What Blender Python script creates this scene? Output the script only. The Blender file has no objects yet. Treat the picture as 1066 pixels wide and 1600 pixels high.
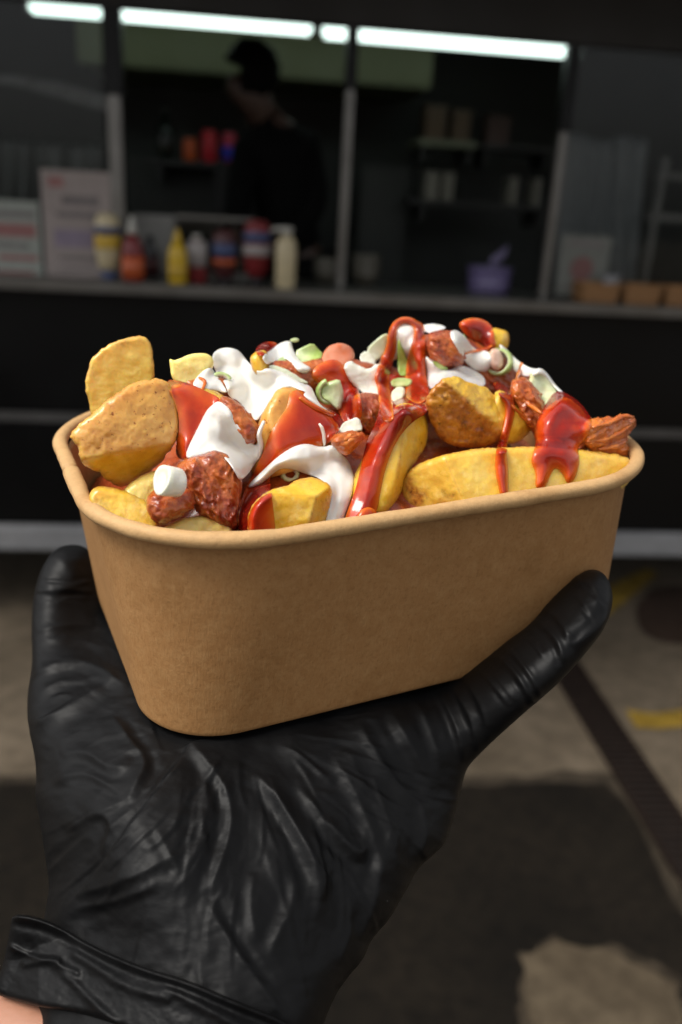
import bpy, bmesh, math
import numpy as np
from mathutils import Vector, Matrix

# ------------------------------------------------------------------ camera, sky, sun, exposure
scene = bpy.context.scene
F, CX, CY, CAMH = 1333.0, 533.0, 800.0, 1.55
TILT, ROLL = math.radians(19.80), math.radians(3.27)
_r = np.array([1.0, 0, 0]); _u = np.array([0, math.sin(TILT), math.cos(TILT)]); _f = np.array([0, math.cos(TILT), -math.sin(TILT)])
RC = _r*math.cos(ROLL) + _u*math.sin(ROLL)
UC = _u*math.cos(ROLL) - _r*math.sin(ROLL)
CAM = np.array([0, 0, CAMH])
CR = np.array([RC, -UC, _f]).T                     # camera axes (right, down, forward) -> world
cd = bpy.data.cameras.new('camera'); cam = bpy.data.objects.new('camera', cd)
scene.collection.objects.link(cam); scene.camera = cam
cam.matrix_world = Matrix(((RC[0], UC[0], -_f[0], 0), (RC[1], UC[1], -_f[1], 0), (RC[2], UC[2], -_f[2], CAMH), (0, 0, 0, 1)))
cd.sensor_fit = 'VERTICAL'; cd.sensor_height = 36.0; cd.lens = F/1600*36
cd.clip_start = 0.02; cd.clip_end = 500
cd.dof.use_dof = True; cd.dof.focus_distance = 0.219; cd.dof.aperture_fstop = 9.6

SUN_EL, SUN_AZ = 58.0, 246.0                        # azimuth clockwise from +Y (camera looks along +Y)
w = bpy.data.worlds.new('World'); scene.world = w; w.use_nodes = True
nt = w.node_tree; nt.nodes.clear()
sky = nt.nodes.new('ShaderNodeTexSky'); sky.sky_type = 'NISHITA'; sky.sun_disc = False
sky.sun_elevation = math.radians(SUN_EL); sky.sun_rotation = math.radians(SUN_AZ)
sky.air_density = 1.0; sky.dust_density = 4.0; sky.ozone_density = 1.0
hs = nt.nodes.new('ShaderNodeHueSaturation'); hs.inputs['Saturation'].default_value = 0.12
bg = nt.nodes.new('ShaderNodeBackground'); bg.inputs['Strength'].default_value = 0.15
wo = nt.nodes.new('ShaderNodeOutputWorld')
nt.links.new(sky.outputs[0], hs.inputs['Color']); nt.links.new(hs.outputs[0], bg.inputs['Color']); nt.links.new(bg.outputs[0], wo.inputs['Surface'])
sl = bpy.data.lights.new('sun', 'SUN'); sun = bpy.data.objects.new('sun', sl); scene.collection.objects.link(sun)
sl.energy = 2.0; sl.angle = math.radians(24); sl.color = (1.0, 0.95, 0.87)
_sd = Vector((math.sin(math.radians(SUN_AZ))*math.cos(math.radians(SUN_EL)), math.cos(math.radians(SUN_AZ))*math.cos(math.radians(SUN_EL)), math.sin(math.radians(SUN_EL))))
sun.rotation_euler = _sd.to_track_quat('Z', 'Y').to_euler(); sun.location = (-3, -3, 6)
scene.view_settings.view_transform = 'Standard'; scene.view_settings.look = 'None'
scene.view_settings.gamma = 1.0; scene.view_settings.exposure = 0.38; scene.view_settings.use_curve_mapping = False
scene.render.engine = 'CYCLES'
scene.cycles.use_denoising = True
scene.cycles.max_bounces = 8
scene.cycles.sample_clamp_indirect = 4.0

# ------------------------------------------------------------------ helpers
COL = scene.collection
rng = np.random.default_rng(11)

def tag(o, label=None, cat=None, group=None, kind=None):
    if label: o['label'] = label
    if cat: o['category'] = cat
    if group: o['group'] = group
    if kind: o['kind'] = kind
    return o

def empty(name, loc=(0, 0, 0), rz=0.0):
    o = bpy.data.objects.new(name, None); o.empty_display_size = 0.05
    COL.objects.link(o); o.location = loc; o.rotation_euler = (0, 0, rz)
    return o

def link_mesh(name, me, m, parent=None, loc=None, smooth=True):
    o = bpy.data.objects.new(name, me); COL.objects.link(o)
    if m is not None: me.materials.append(m)
    if parent is not None: o.parent = parent
    if loc is not None: o.location = loc
    if smooth and len(me.polygons): me.polygons.foreach_set('use_smooth', [True]*len(me.polygons))
    return o

def mesh_np(name, V, Fs):
    me = bpy.data.meshes.new(name)
    me.from_pydata([tuple(map(float, v)) for v in V], [], [tuple(int(i) for i in f) for f in Fs]); me.update()
    return me

class MB:
    """collects shapes into one mesh"""
    def __init__(s): s.bm = bmesh.new()
    def box(s, x0, x1, y0, y1, z0, z1, bev=0.0, seg=2):
        t = bmesh.new(); bmesh.ops.create_cube(t, size=1)
        for v in t.verts: v.co = ((x0+x1)/2+v.co.x*(x1-x0), (y0+y1)/2+v.co.y*(y1-y0), (z0+z1)/2+v.co.z*(z1-z0))
        if bev: bmesh.ops.bevel(t, geom=list(t.edges), offset=bev, segments=seg, affect='EDGES')
        return s._add(t)
    def _add(s, t, M=None):
        if M is not None: t.transform(M)
        me = bpy.data.meshes.new('t'); t.to_mesh(me); t.free(); s.bm.from_mesh(me); bpy.data.meshes.remove(me); return s
    def lathe(s, prof, n=28, M=None, sx=1.0, sy=1.0):
        t = bmesh.new(); rings = []
        for (r, z) in prof:
            rings.append([t.verts.new((sx*r*math.cos(2*math.pi*i/n), sy*r*math.sin(2*math.pi*i/n), z)) for i in range(n)])
        for a, b in zip(rings[:-1], rings[1:]):
            for i in range(n): t.faces.new((a[i], a[(i+1) % n], b[(i+1) % n], b[i]))
        t.faces.new(rings[0][::-1]); t.faces.new(rings[-1])
        return s._add(t, M)
    def tube(s, pts, rad, n=12, close=True):
        t = bmesh.new(); pts = [Vector(p) for p in pts]; rings = []
        for i, p in enumerate(pts):
            d = (pts[min(i+1, len(pts)-1)]-pts[max(i-1, 0)]).normalized()
            a = d.orthogonal().normalized() if i == 0 else (pa-d*pa.dot(d)).normalized()
            pa = a; b = d.cross(a); r = rad[i] if hasattr(rad, '__len__') else rad
            rings.append([t.verts.new(p+a*r*math.cos(2*math.pi*k/n)+b*r*math.sin(2*math.pi*k/n)) for k in range(n)])
        for a, b in zip(rings[:-1], rings[1:]):
            for i in range(n): t.faces.new((a[i], a[(i+1) % n], b[(i+1) % n], b[i]))
        t.faces.new(rings[0][::-1]); t.faces.new(rings[-1])
        return s._add(t)
    def build(s, name, m, parent=None, loc=None, smooth=False):
        bmesh.ops.recalc_face_normals(s.bm, faces=s.bm.faces)
        me = bpy.data.meshes.new(name); s.bm.to_mesh(me); s.bm.free()
        o = link_mesh(name, me, m, parent, loc, smooth)
        return o

def vnoise(P, seed=0):
    P = np.asarray(P, float); I = np.floor(P).astype(np.int64); T = P-I; T = T*T*T*(T*(T*6-15)+10)
    def h(i):
        n = (i[:, 0]*374761393+i[:, 1]*668265263+i[:, 2]*2147483647+seed*1274126177) & 0x7fffffff
        n = (n ^ (n >> 13))*1274126177 & 0x7fffffff
        n = (n ^ (n >> 16))*2246822519 & 0x7fffffff
        return (n & 0xffff)/32767.5-1
    out = 0
    for dx in (0, 1):
        for dy in (0, 1):
            for dz in (0, 1):
                wt = np.abs(1-dx-T[:, 0])*np.abs(1-dy-T[:, 1])*np.abs(1-dz-T[:, 2])
                out = out+wt*h(I+np.array([dx, dy, dz]))
    return out
def fbm(P, o=3, seed=0):
    s, a, t = 0, 1.0, 0
    for k in range(o): s = s+a*vnoise(np.asarray(P)*(2.03**k), seed+k*17); t += a; a *= .5
    return s/t
def n2(px, py, sc, o=3, seed=0):
    sh = np.shape(px); P = np.stack([np.ravel(px)/sc, np.ravel(py)/sc, np.full(np.size(px), seed*3.7)], 1)
    return fbm(P, o, seed).reshape(sh)

def gauss(A, sg, W=None):
    if W is None: W = np.ones_like(A)
    k = np.exp(-.5*(np.arange(-int(3*sg+1), int(3*sg+2))/max(sg, 1e-3))**2); k /= k.sum()
    def c(B):
        r = len(k)//2
        B = np.pad(B, r, mode='edge')
        B = np.apply_along_axis(lambda x: np.convolve(x, k, 'valid'), 0, B)
        return np.apply_along_axis(lambda x: np.convolve(x, k, 'valid'), 1, B)
    return c(A*W)/np.maximum(c(W), 1e-6)

# ------------------------------------------------------------------ materials
class NT:
    def __init__(s, name):
        s.m = bpy.data.materials.new(name); s.m.use_nodes = True; s.t = s.m.node_tree
        s.b = s.t.nodes['Principled BSDF']
    def n(s, typ, **kw):
        nd = s.t.nodes.new(typ)
        for k, v in kw.items():
            if k in nd.inputs: nd.inputs[k].default_value = v
            else: setattr(nd, k, v)
        return nd
    def l(s, a, b): s.t.links.new(a, b)
    def noise(s, scale, detail=4, rough=.55, vec=None, mapscale=None):
        nd = s.n('ShaderNodeTexNoise'); nd.inputs['Scale'].default_value = scale; nd.inputs['Detail'].default_value = detail; nd.inputs['Roughness'].default_value = rough
        tc = s.n('ShaderNodeTexCoord'); src = tc.outputs['Object']
        if mapscale is not None:
            mp = s.n('ShaderNodeMapping'); mp.inputs['Scale'].default_value = mapscale; s.l(src, mp.inputs[0]); src = mp.outputs[0]
        s.l(src, nd.inputs['Vector']); return nd.outputs['Fac']
    def ramp(s, fac, stops):
        r = s.n('ShaderNodeValToRGB'); cr = r.color_ramp
        while len(cr.elements) < len(stops): cr.elements.new(.5)
        for e, (p, c) in zip(cr.elements, stops):
            e.position = p; e.color = (c if len(c) == 4 else tuple(c)+(1,)) if hasattr(c, '__len__') else (c, c, c, 1)
        s.l(fac, r.inputs[0]); return r.outputs[0]
    def mix(s, f, a, b, mode='MIX'):
        m = s.n('ShaderNodeMix'); m.data_type = 'RGBA'; m.blend_type = mode
        for v, i in ((f, m.inputs[0]), (a, m.inputs[6]), (b, m.inputs[7])):
            if hasattr(v, 'is_linked') or hasattr(v, 'links'): s.l(v, i)
            elif hasattr(v, '__len__'): i.default_value = tuple(v)+(1,) if len(v) == 3 else v
            else: i.default_value = v
        return m.outputs[2]
    def math(s, op, a, b=0.0):
        m = s.n('ShaderNodeMath'); m.operation = op
        for v, i in ((a, m.inputs[0]), (b, m.inputs[1])):
            if hasattr(v, 'links'): s.l(v, i)
            else: i.default_value = v
        return m.outputs[0]
    def attr(s, name='data'):
        a = s.n('ShaderNodeAttribute'); a.attribute_name = name
        sp = s.n('ShaderNodeSeparateColor'); s.l(a.outputs['Color'], sp.inputs[0]); return sp.outputs
    def bump(s, h, strength=.3, dist=.001):
        b = s.n('ShaderNodeBump'); b.inputs['Strength'].default_value = strength; b.inputs['Distance'].default_value = dist
        s.l(h, b.inputs['Height']); s.l(b.outputs[0], s.b.inputs['Normal']); return b
    def set(s, **kw):
        al = dict(color='Base Color', rough='Roughness', metal='Metallic', spec='Specular IOR Level', coat='Coat Weight', coatr='Coat Roughness', sss='Subsurface Weight', sssr='Subsurface Radius', ssss='Subsurface Scale', trans='Transmission Weight', alpha='Alpha', sheen='Sheen Weight')
        for k, v in kw.items():
            i = s.b.inputs[al[k]]
            if hasattr(v, 'links'): s.l(v, i)
            elif hasattr(v, '__len__') and k in ('color',): i.default_value = tuple(v)+(1,)
            else: i.default_value = v
        return s.m

def plain(name, c, rough=.5, metal=0.0, var=.25, scale=30, spec=.5, bump=0.0, **kw):
    t = NT(name); f = t.noise(scale, 5, .6)
    a = tuple(x*(1-var) for x in c); b = tuple(min(1, x*(1+var)) for x in c)
    t.set(color=t.ramp(f, [(.3, a), (.7, b)]), rough=t.ramp(t.noise(scale*.6), [(.3, max(.02, rough-.08)), (.7, min(1, rough+.08))]), metal=metal, spec=spec, **kw)
    if bump: t.bump(f, bump, .002)
    return t.m

def mat_potato():
    t = NT('potato'); a = t.attr(); skin, edge, tone = a[0], a[1], a[2]
    n1 = t.noise(130, 5, .6); n3 = t.noise(620, 4, .65); n4 = t.noise(1300, 3, .6); n4b = t.noise(62, 4, .6)
    flesh = t.ramp(n1, [(.30, (.74, .38, .010)), (.46, (.84, .52, .028)), (.60, (.88, .62, .085)), (.75, (.90, .70, .20))])
    flesh = t.mix(t.ramp(n4b, [(.50, 0.0), (.68, .45)]), flesh, (.70, .29, .014)); pale = t.mix(tone, flesh, (.92, .75, .25))
    brown = t.ramp(n3, [(.32, (.16, .045, .008)), (.5, (.42, .15, .016)), (.68, (.64, .29, .035))])
    em = t.math('MULTIPLY', edge, t.ramp(n1, [(.33, .25), (.6, 1.0)]))
    c1 = t.mix(em, pale, brown)
    c1 = t.mix(t.ramp(t.noise(310, 4, .7), [(.66, 0.0), (.74, .55)]), c1, (.55, .23, .03))
    c1 = t.mix(t.ramp(t.noise(240, 5, .7), [(.54, 0.0), (.70, .42)]), c1, (.88, .70, .26))
    sk = t.ramp(n1, [(.28, (.46, .18, .035)), (.42, (.64, .31, .06)), (.58, (.74, .40, .09)), (.75, (.80, .48, .13))])
    fl = t.ramp(n3, [(.30, (.34, .13, .05)), (.40, (1, 1, 1))])
    sk = t.mix(1.0, sk, fl, 'MULTIPLY')
    c2 = t.mix(skin, c1, sk)
    t.set(color=c2, rough=t.ramp(n3, [(.35, .26), (.65, .46)]), spec=.5, coat=.35, coatr=.14, sss=.45, sssr=(1.0, .55, .12), ssss=.005)
    t.bump(t.math('ADD', t.math('MULTIPLY', n1, .3), t.math('ADD', n3, t.math('MULTIPLY', n4, .5))), .20, .0008)
    return t.m
def mat_browned():
    t = NT('browned_potato'); a = t.attr(); skin, edge, tone = a[0], a[1], a[2]
    n1 = t.noise(150, 5, .65); n3 = t.noise(520, 5, .7)
    face = t.ramp(n1, [(.30, (.12, .028, .005)), (.43, (.33, .095, .010)), (.55, (.47, .165, .012)), (.72, (.60, .27, .022))])
    face = t.mix(t.ramp(n3, [(.30, 1.0), (.43, 0.0)]), face, (.13, .033, .008))
    flesh = t.ramp(n1, [(.3, (.70, .36, .016)), (.7, (.84, .55, .06))])
    c = t.mix(skin, flesh, face)
    t.set(color=c, rough=t.ramp(n3, [(.35, .2), (.65, .45)]), coat=.35, coatr=.18, sss=.16, sssr=(1, .4, .1), ssss=.003)
    t.bump(t.math('ADD', t.math('MULTIPLY', n1, .7), n3), .36, .0012)
    return t.m
def mat_meat():
    t = NT('pulled_meat'); a = t.attr(); strand, tone = a[0], a[2]
    n1 = t.noise(140, 5, .65); n3 = t.noise(520, 4, .6)
    dark = t.ramp(n1, [(.3, (.11, .013, .004)), (.5, (.30, .042, .009)), (.7, (.44, .085, .018))])
    org = t.ramp(n1, [(.3, (.42, .07, .006)), (.5, (.66, .16, .012)), (.7, (.76, .26, .03))])
    c = t.mix(tone, dark, org)
    c = t.mix(t.math('MULTIPLY', strand, .45), c, (.44, .14, .05))
    t.set(color=c, rough=t.ramp(n3, [(.35, .24), (.65, .42)]), coat=.30, coatr=.12, sss=.14, sssr=(1, .3, .1), ssss=.002)
    t.bump(t.math('ADD', n1, t.math('ADD', n3, t.math('MULTIPLY', t.noise(1200, 3), .5))), .26, .0012)
    return t.m
def mat_ketchup():
    t = NT('red_sauce'); a = t.attr(); thin = a[1]
    n1 = t.noise(75, 5)
    th = t.math('MULTIPLY', a[0], t.ramp(n1, [(.3, .45), (.7, 1.55)]))
    deep = t.ramp(th, [(.08, (.62, .10, .008)), (.20, (.54, .040, .005)), (.42, (.36, .012, .004)), (.8, (.20, .005, .003))])
    c = t.mix(thin, deep, (.70, .20, .016))
    t.set(color=c, rough=.17, spec=.38, coat=.30, coatr=.05, sss=.40, sssr=(1.0, .14, .04), ssss=.003)
    t.bump(t.noise(330, 3), .10, .001)
    return t.m
def mat_white():
    t = NT('white_sauce'); n1 = t.noise(120, 3)
    t.set(color=t.ramp(n1, [(.3, (.73, .71, .65)), (.7, (.78, .765, .715))]), rough=.30, coat=.2, coatr=.18, sss=.4, sssr=(1.0, .8, .5), ssss=.002)
    t.bump(t.noise(260, 3), .08, .001)
    return t.m
def mat_onion():
    t = NT('onion'); a = t.attr(); green, line, glaze = a[0], a[1], a[2]
    st = t.ramp(t.noise(300, 3, .5), [(.35, 0.0), (.65, 1.0)])
    white = t.mix(st, (.80, .78, .66), (.88, .87, .78)); gr = t.mix(st, (.27, .42, .06), (.48, .60, .17))
    c = t.mix(green, white, gr); c = t.mix(line, c, (.20, .33, .045)); c = t.mix(glaze, c, (.60, .12, .022))
    t.set(color=c, rough=.28, coat=.4, coatr=.12, sss=.25, sssr=(1.0, .95, .6), ssss=.002)
    t.bump(t.noise(420, 3), .15, .001)
    return t.m
def mat_kraft(k=1.0):  # rim copy paler, wall copy deeper: light and shade put into the colour
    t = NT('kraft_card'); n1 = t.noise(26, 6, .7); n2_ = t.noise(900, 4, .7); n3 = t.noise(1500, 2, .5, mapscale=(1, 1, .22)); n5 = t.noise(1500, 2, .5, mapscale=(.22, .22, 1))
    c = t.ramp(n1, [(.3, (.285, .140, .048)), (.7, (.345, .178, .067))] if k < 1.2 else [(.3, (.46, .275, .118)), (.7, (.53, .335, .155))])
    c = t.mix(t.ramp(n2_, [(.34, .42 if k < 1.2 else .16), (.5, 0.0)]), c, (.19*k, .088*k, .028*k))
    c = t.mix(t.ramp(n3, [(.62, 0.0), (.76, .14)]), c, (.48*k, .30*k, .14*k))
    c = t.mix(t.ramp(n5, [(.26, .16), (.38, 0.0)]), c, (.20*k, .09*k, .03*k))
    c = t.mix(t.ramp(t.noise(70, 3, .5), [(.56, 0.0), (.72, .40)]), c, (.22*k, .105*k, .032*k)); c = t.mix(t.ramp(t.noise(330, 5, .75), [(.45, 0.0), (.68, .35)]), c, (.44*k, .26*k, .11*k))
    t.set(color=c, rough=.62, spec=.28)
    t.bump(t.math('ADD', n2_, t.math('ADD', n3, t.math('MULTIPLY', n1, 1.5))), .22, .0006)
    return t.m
def mat_glove():
    t = NT('black_nitrile'); n1 = t.noise(70, 4, .6); n3 = t.noise(1800, 2, .5); n4 = t.noise(160, 4, .6, mapscale=(.5, 1, 1.6))
    sp = t.ramp(t.noise(520, 1, .4), [(.84, 0.0), (.86, 1.0)])
    c = t.ramp(n1, [(.3, (.0026, .0026, .0028)), (.7, (.0042, .0042, .0045))])
    c = t.mix(t.math('MULTIPLY', sp, .25), c, (.35, .34, .32))
    t.set(color=c, rough=t.ramp(n1, [(.3, .43), (.7, .53)]), spec=.15)
    t.bump(t.math('ADD', t.math('MULTIPLY', n4, 2.0), t.math('MULTIPLY', n3, .10)), .08, .0012)
    return t.m
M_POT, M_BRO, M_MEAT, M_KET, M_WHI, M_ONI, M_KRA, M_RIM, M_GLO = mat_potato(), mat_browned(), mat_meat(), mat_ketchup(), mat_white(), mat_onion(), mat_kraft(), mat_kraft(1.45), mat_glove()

# ------------------------------------------------------------------ the box's own frame
BM = np.array([[0.915251, -0.40248139, 0.01800917], [-0.13931742, -0.35812062, -0.92322277], [0.37802944, 0.84247157, -0.38384293]])
BT = np.array([0.67948469, 31.12809521, 291.68346607])
BL, BW, BH, BRT, BSH, BRB = 168.0, 125.57, 58.56, 41.3, 7.65, 23.0
def c2w(X): return CAM+(np.asarray(X)/1000.0)@CR.T                 # camera mm -> world m
def b2w(X): return c2w(np.asarray(X)@BM.T+BT)
def rays(px, py): return np.stack([(np.asarray(px, float)-CX)/F, (np.asarray(py, float)-CY)/F, np.ones(np.shape(px))], -1)
def at_v(px, py, v):                                              # where the view line meets box-frame depth v
    d = rays(px, py); t = (v+BM[:, 1]@BT)/(d@BM[:, 1]); return c2w(d*t[..., None])
def at_d(px, py, dep): return c2w(rays(px, py)*np.asarray(dep, float)[..., None])
def plane_depth(px, py, z=-1.0):
    d = rays(px, py); return (z+BM[:, 2]@BT)/(d@BM[:, 2])
def w2px(W):
    X = ((np.asarray(W)-CAM)@CR)*1000; return CX+F*X[:, 0]/X[:, 2], CY+F*X[:, 1]/X[:, 2], X[:, 2]
def b2px(B):
    X = np.asarray(B)@BM.T+BT; return CX+F*X[:, 0]/X[:, 2], CY+F*X[:, 1]/X[:, 2]

# ------------------------------------------------------------------ kraft food box
def rrect(L, W, R, nc=70, ns=56):
    R = min(R, W/2-.5); out = []
    cs = [(1, 1, 0), (-1, 1, 90), (-1, -1, 180), (1, -1, 270)]
    arcs = []
    for sx, sy, a0 in cs:
        arcs.append([(sx*(L/2-R)+R*math.cos(math.radians(a0+90*i/nc)), sy*(W/2-R)+R*math.sin(math.radians(a0+90*i/nc))) for i in range(nc+1)])
    for k in range(4):
        out += arcs[k]; a, b = arcs[k][-1], arcs[(k+1) % 4][0]
        out += [(a[0]+(b[0]-a[0])*i/ns, a[1]+(b[1]-a[1])*i/ns) for i in range(1, ns)]
    return np.array(out)
def loops_mesh(name, loops, cap0=False, cap1=False, closed=False):
    n = len(loops[0]); V = np.concatenate(loops); Fs = []
    m = len(loops)
    for j in range(m if closed else m-1):
        a, b = j*n, ((j+1) % m)*n
        for i in range(n): Fs.append((a+i, a+(i+1) % n, b+(i+1) % n, b+i))
    if cap0: Fs.append(tuple(range(n))[::-1])
    if cap1: Fs.append(tuple(range((m-1)*n, m*n)))
    return V, Fs
origin = b2w(np.array([[0, 0, 0.0]]))[0]
box_root = empty('food_box', origin)
tag(box_root, 'brown kraft card takeaway box heaped with loaded potatoes, held up by the black gloved hand', 'food box')
def wall_loop(z, off):
    q = z/BH; L = BL-2*BSH+q*(2*BSH-3.0)+2*off; W = BW-2*BSH+q*(2*BSH-3.0)+2*off
    p = rrect(L, W, BRB+q*(BRT-BRB)+off); n = len(p)
    wob = n2(p[:, 0], p[:, 1]+z*.4, 38, 2, 5)*.28
    return np.c_[p[:, 0]*(1+wob/90), p[:, 1]*(1+wob/70), np.full(n, z)]
zs = [0.0, .5]+list(np.linspace(1.5, BH-1.6, 26))
loops = [wall_loop(0, -1.4)+[0, 0, 1.2], wall_loop(0, -1.0)]+[wall_loop(0, -.35)]+[wall_loop(z, 0) for z in zs[1:]]+[wall_loop(BH-1.4, -.9)]+[wall_loop(z, -.9) for z in zs[::-1][1:-2]]+[wall_loop(4.0, -1.2)]
V, Fs = loops_mesh('wall', loops, cap0=True, cap1=True)
link_mesh('wall', mesh_np('wall', b2w(V)-origin, Fs), M_KRA, box_root)
cl = rrect(BL, BW, BRT); nl = len(cl)
tn = np.roll(cl, -1, 0)-np.roll(cl, 1, 0); tn /= np.linalg.norm(tn, axis=1)[:, None]; nrm = np.c_[tn[:, 1], -tn[:, 0]]
cpx, cpy = b2px(np.c_[cl, np.full(nl, BH)]); seam = int(np.argmin((cpx-108)**2+(cpy-738)**2))
rimloops = []; rb = 2.1+.13*n2(cl[:, 0], cl[:, 1], 9, 2, 3)+.07*n2(cl[:, 0], cl[:, 1], 3, 2, 8)
k_ = np.arange(nl); da = (k_-seam+nl//2) % nl-nl//2
rb = rb+.09*n2(cl[:, 0], cl[:, 1], 5.5, 2, 21)+.25*((da >= 1) & (da < 26))*np.clip((26-da)/10, 0, 1)
rb = rb-1.1*(np.abs(da) <= 1)
for a in np.linspace(0, 2*math.pi, 21)[:-1]:
    rr_ = rb*(1+.03*math.sin(3*a)+.045*n2(cl[:, 0]+9*math.sin(a), cl[:, 1]+9*math.cos(a), 8, 2, 33)); rimloops.append(np.c_[cl+nrm*(rr_*math.cos(a))[:, None], BH+rr_*math.sin(a)])
V, Fs = loops_mesh('rim', rimloops, closed=True)
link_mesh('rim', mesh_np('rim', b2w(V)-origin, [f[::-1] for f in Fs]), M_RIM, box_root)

# ------------------------------------------------------------------ reliefs: solids grown from an outline
def chaikin(P, it=2):
    P = np.array(P, float)
    for _ in range(it):
        Q = np.roll(P, -1, 0); P = np.stack([.75*P+.25*Q, .25*P+.75*Q], 1).reshape(-1, 2)
    return P
def sd_poly(P, smooth=2, rough=0.0, seed=1):
    P = chaikin(P, smooth) if smooth else np.array(P, float)
    A, B = P, np.roll(P, -1, 0); D = B-A
    def f(px, py):
        sh = np.shape(px); x = np.ravel(px).astype(float); y = np.ravel(py).astype(float)
        best = np.full(x.shape, 1e9); ins = np.zeros(x.shape, bool)
        for (ax, ay), (dx, dy) in zip(A, D):
            wx, wy = x-ax, y-ay; t = np.clip((wx*dx+wy*dy)/(dx*dx+dy*dy+1e-9), 0, 1)
            best = np.minimum(best, (wx-t*dx)**2+(wy-t*dy)**2)
            by = ay+dy
            c = ((ay > y) != (by > y))
            with np.errstate(divide='ignore', invalid='ignore'):
                ins ^= c & (x < ax+dx*(y-ay)/np.where(dy == 0, 1e-9, dy))
        d = np.sqrt(best)*np.where(ins, -1, 1)
        if rough: d = d+rough*n2(x, y, 9, 3, seed)
        return d.reshape(sh)
    f.bb = (P[:, 0].min(), P[:, 0].max(), P[:, 1].min(), P[:, 1].max()); f.c = (P[:, 0].mean(), P[:, 1].mean())
    return f
def sd_stroke(pts, rad):
    P = np.array(pts, float); R = np.array(rad if hasattr(rad, '__len__') else [rad]*len(P), float)
    for _ in range(2):                       # smooth the stroke
        Q = [P[0]]; S = [R[0]]
        for i in range(len(P)-1):
            Q += [.75*P[i]+.25*P[i+1], .25*P[i]+.75*P[i+1]]; S += [.75*R[i]+.25*R[i+1], .25*R[i]+.75*R[i+1]]
        Q.append(P[-1]); S.append(R[-1]); P, R = np.array(Q), np.array(S)
    def f(px, py):
        best = np.full(np.shape(px), 1e9)
        for i in range(len(P)-1):
            (ax, ay), (dx, dy) = P[i], P[i+1]-P[i]; wx, wy = px-ax, py-ay
            t = np.clip((wx*dx+wy*dy)/(dx*dx+dy*dy+1e-9), 0, 1)
            best = np.minimum(best, np.hypot(wx-t*dx, wy-t*dy)-(R[i]+(R[i+1]-R[i])*t))
        return best
    m = R.max(); f.bb = (P[:, 0].min()-m, P[:, 0].max()+m, P[:, 1].min()-m, P[:, 1].max()+m); f.c = tuple(P.mean(0))
    return f
def sd_union(fs, k=8.0):
    def f(px, py):
        d = fs[0](px, py)
        for g in fs[1:]:
            e = g(px, py); h = np.clip(k-np.abs(d-e), 0, None)/k; d = np.minimum(d, e)-h*h*k/4
        return d
    B = np.array([g.bb for g in fs]); f.bb = (B[:, 0].min()-k, B[:, 1].max()+k, B[:, 2].min()-k, B[:, 3].max()+k); f.c = tuple(np.mean([g.c for g in fs], 0))
    return f
KM = .195                                     # mm per photograph pixel at the food
def prof(x): x = np.clip(x, 0, 1); return np.sqrt(np.clip(1-(1-x)**2, 0, 1))
def grid_of(bb, step, pad=4):
    xs = np.arange(math.floor(bb[0]/step)*step-pad, bb[1]+pad+step, step); ys = np.arange(math.floor(bb[2]/step)*step-pad, bb[3]+pad+step, step)
    return np.meshgrid(xs, ys)
def relief_mesh(name, sd, step, fields, place, attrs=None):
    """closed mesh: front and back sheets meeting along the outline sd = 0"""
    X, Y = grid_of(sd.bb, step); S = sd(X, Y)
    e = .5; gx = (sd(X+e, Y)-sd(X-e, Y))/(2*e); gy = (sd(X, Y+e)-sd(X, Y-e))/(2*e)
    g2 = np.maximum(gx*gx+gy*gy, .2)
    ins = S < 0
    cell = ins[:-1, :-1] | ins[1:, :-1] | ins[:-1, 1:] | ins[1:, 1:]
    used = np.zeros_like(ins)
    used[:-1, :-1] |= cell; used[1:, :-1] |= cell; used[:-1, 1:] |= cell; used[1:, 1:] |= cell
    bnd = used & ~ins
    X = np.where(bnd, X-S*gx/g2, X); Y = np.where(bnd, Y-S*gy/g2, Y)
    S2 = np.where(bnd, 0.0, S)
    fr, bk = fields(X, Y, -S2)
    mid = (fr+bk)/2; fr = np.where(bnd, mid, fr); bk = np.where(bnd, mid, bk)
    idf = np.full(X.shape, -1); idf[used] = np.arange(used.sum())
    idb = idf.copy(); inn = used & ins; idb[inn] = used.sum()+np.arange(inn.sum())
    Pf = place(X[used], Y[used], fr[used]); Pb = place(X[inn], Y[inn], bk[inn])
    V = np.concatenate([Pf, Pb])
    j, i = np.nonzero(cell)
    a, b, c, d = idf[j, i], idf[j, i+1], idf[j+1, i+1], idf[j+1, i]
    ff = np.stack([a, d, c, b], 1)
    a, b, c, d = idb[j, i], idb[j, i+1], idb[j+1, i+1], idb[j+1, i]
    fb = np.stack([a, b, c, d], 1)
    # drop back faces wholly on the outline (same vertices as the front's)
    keep = ~((fb[:, 0] == ff[:, 0]) & (fb[:, 1] == ff[:, 3]) & (fb[:, 2] == ff[:, 2]) & (fb[:, 3] == ff[:, 1]))
    org = V.mean(0)
    me = mesh_np(name, V-org, np.concatenate([ff, fb[keep]]))
    if attrs is not None:
        A = attrs(X, Y, -S2); A = [np.broadcast_to(np.asarray(q, float), X.shape) for q in A]
        C = np.ones((len(V), 4)); n0 = int(used.sum())
        for k in range(3): C[:n0, k] = A[k][used]; C[n0:, k] = A[k][inn]
        ca = me.color_attributes.new('data', 'FLOAT_COLOR', 'POINT'); ca.data.foreach_set('color', C.ravel())
    return me, org, (X, Y, S2, fr)

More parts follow.
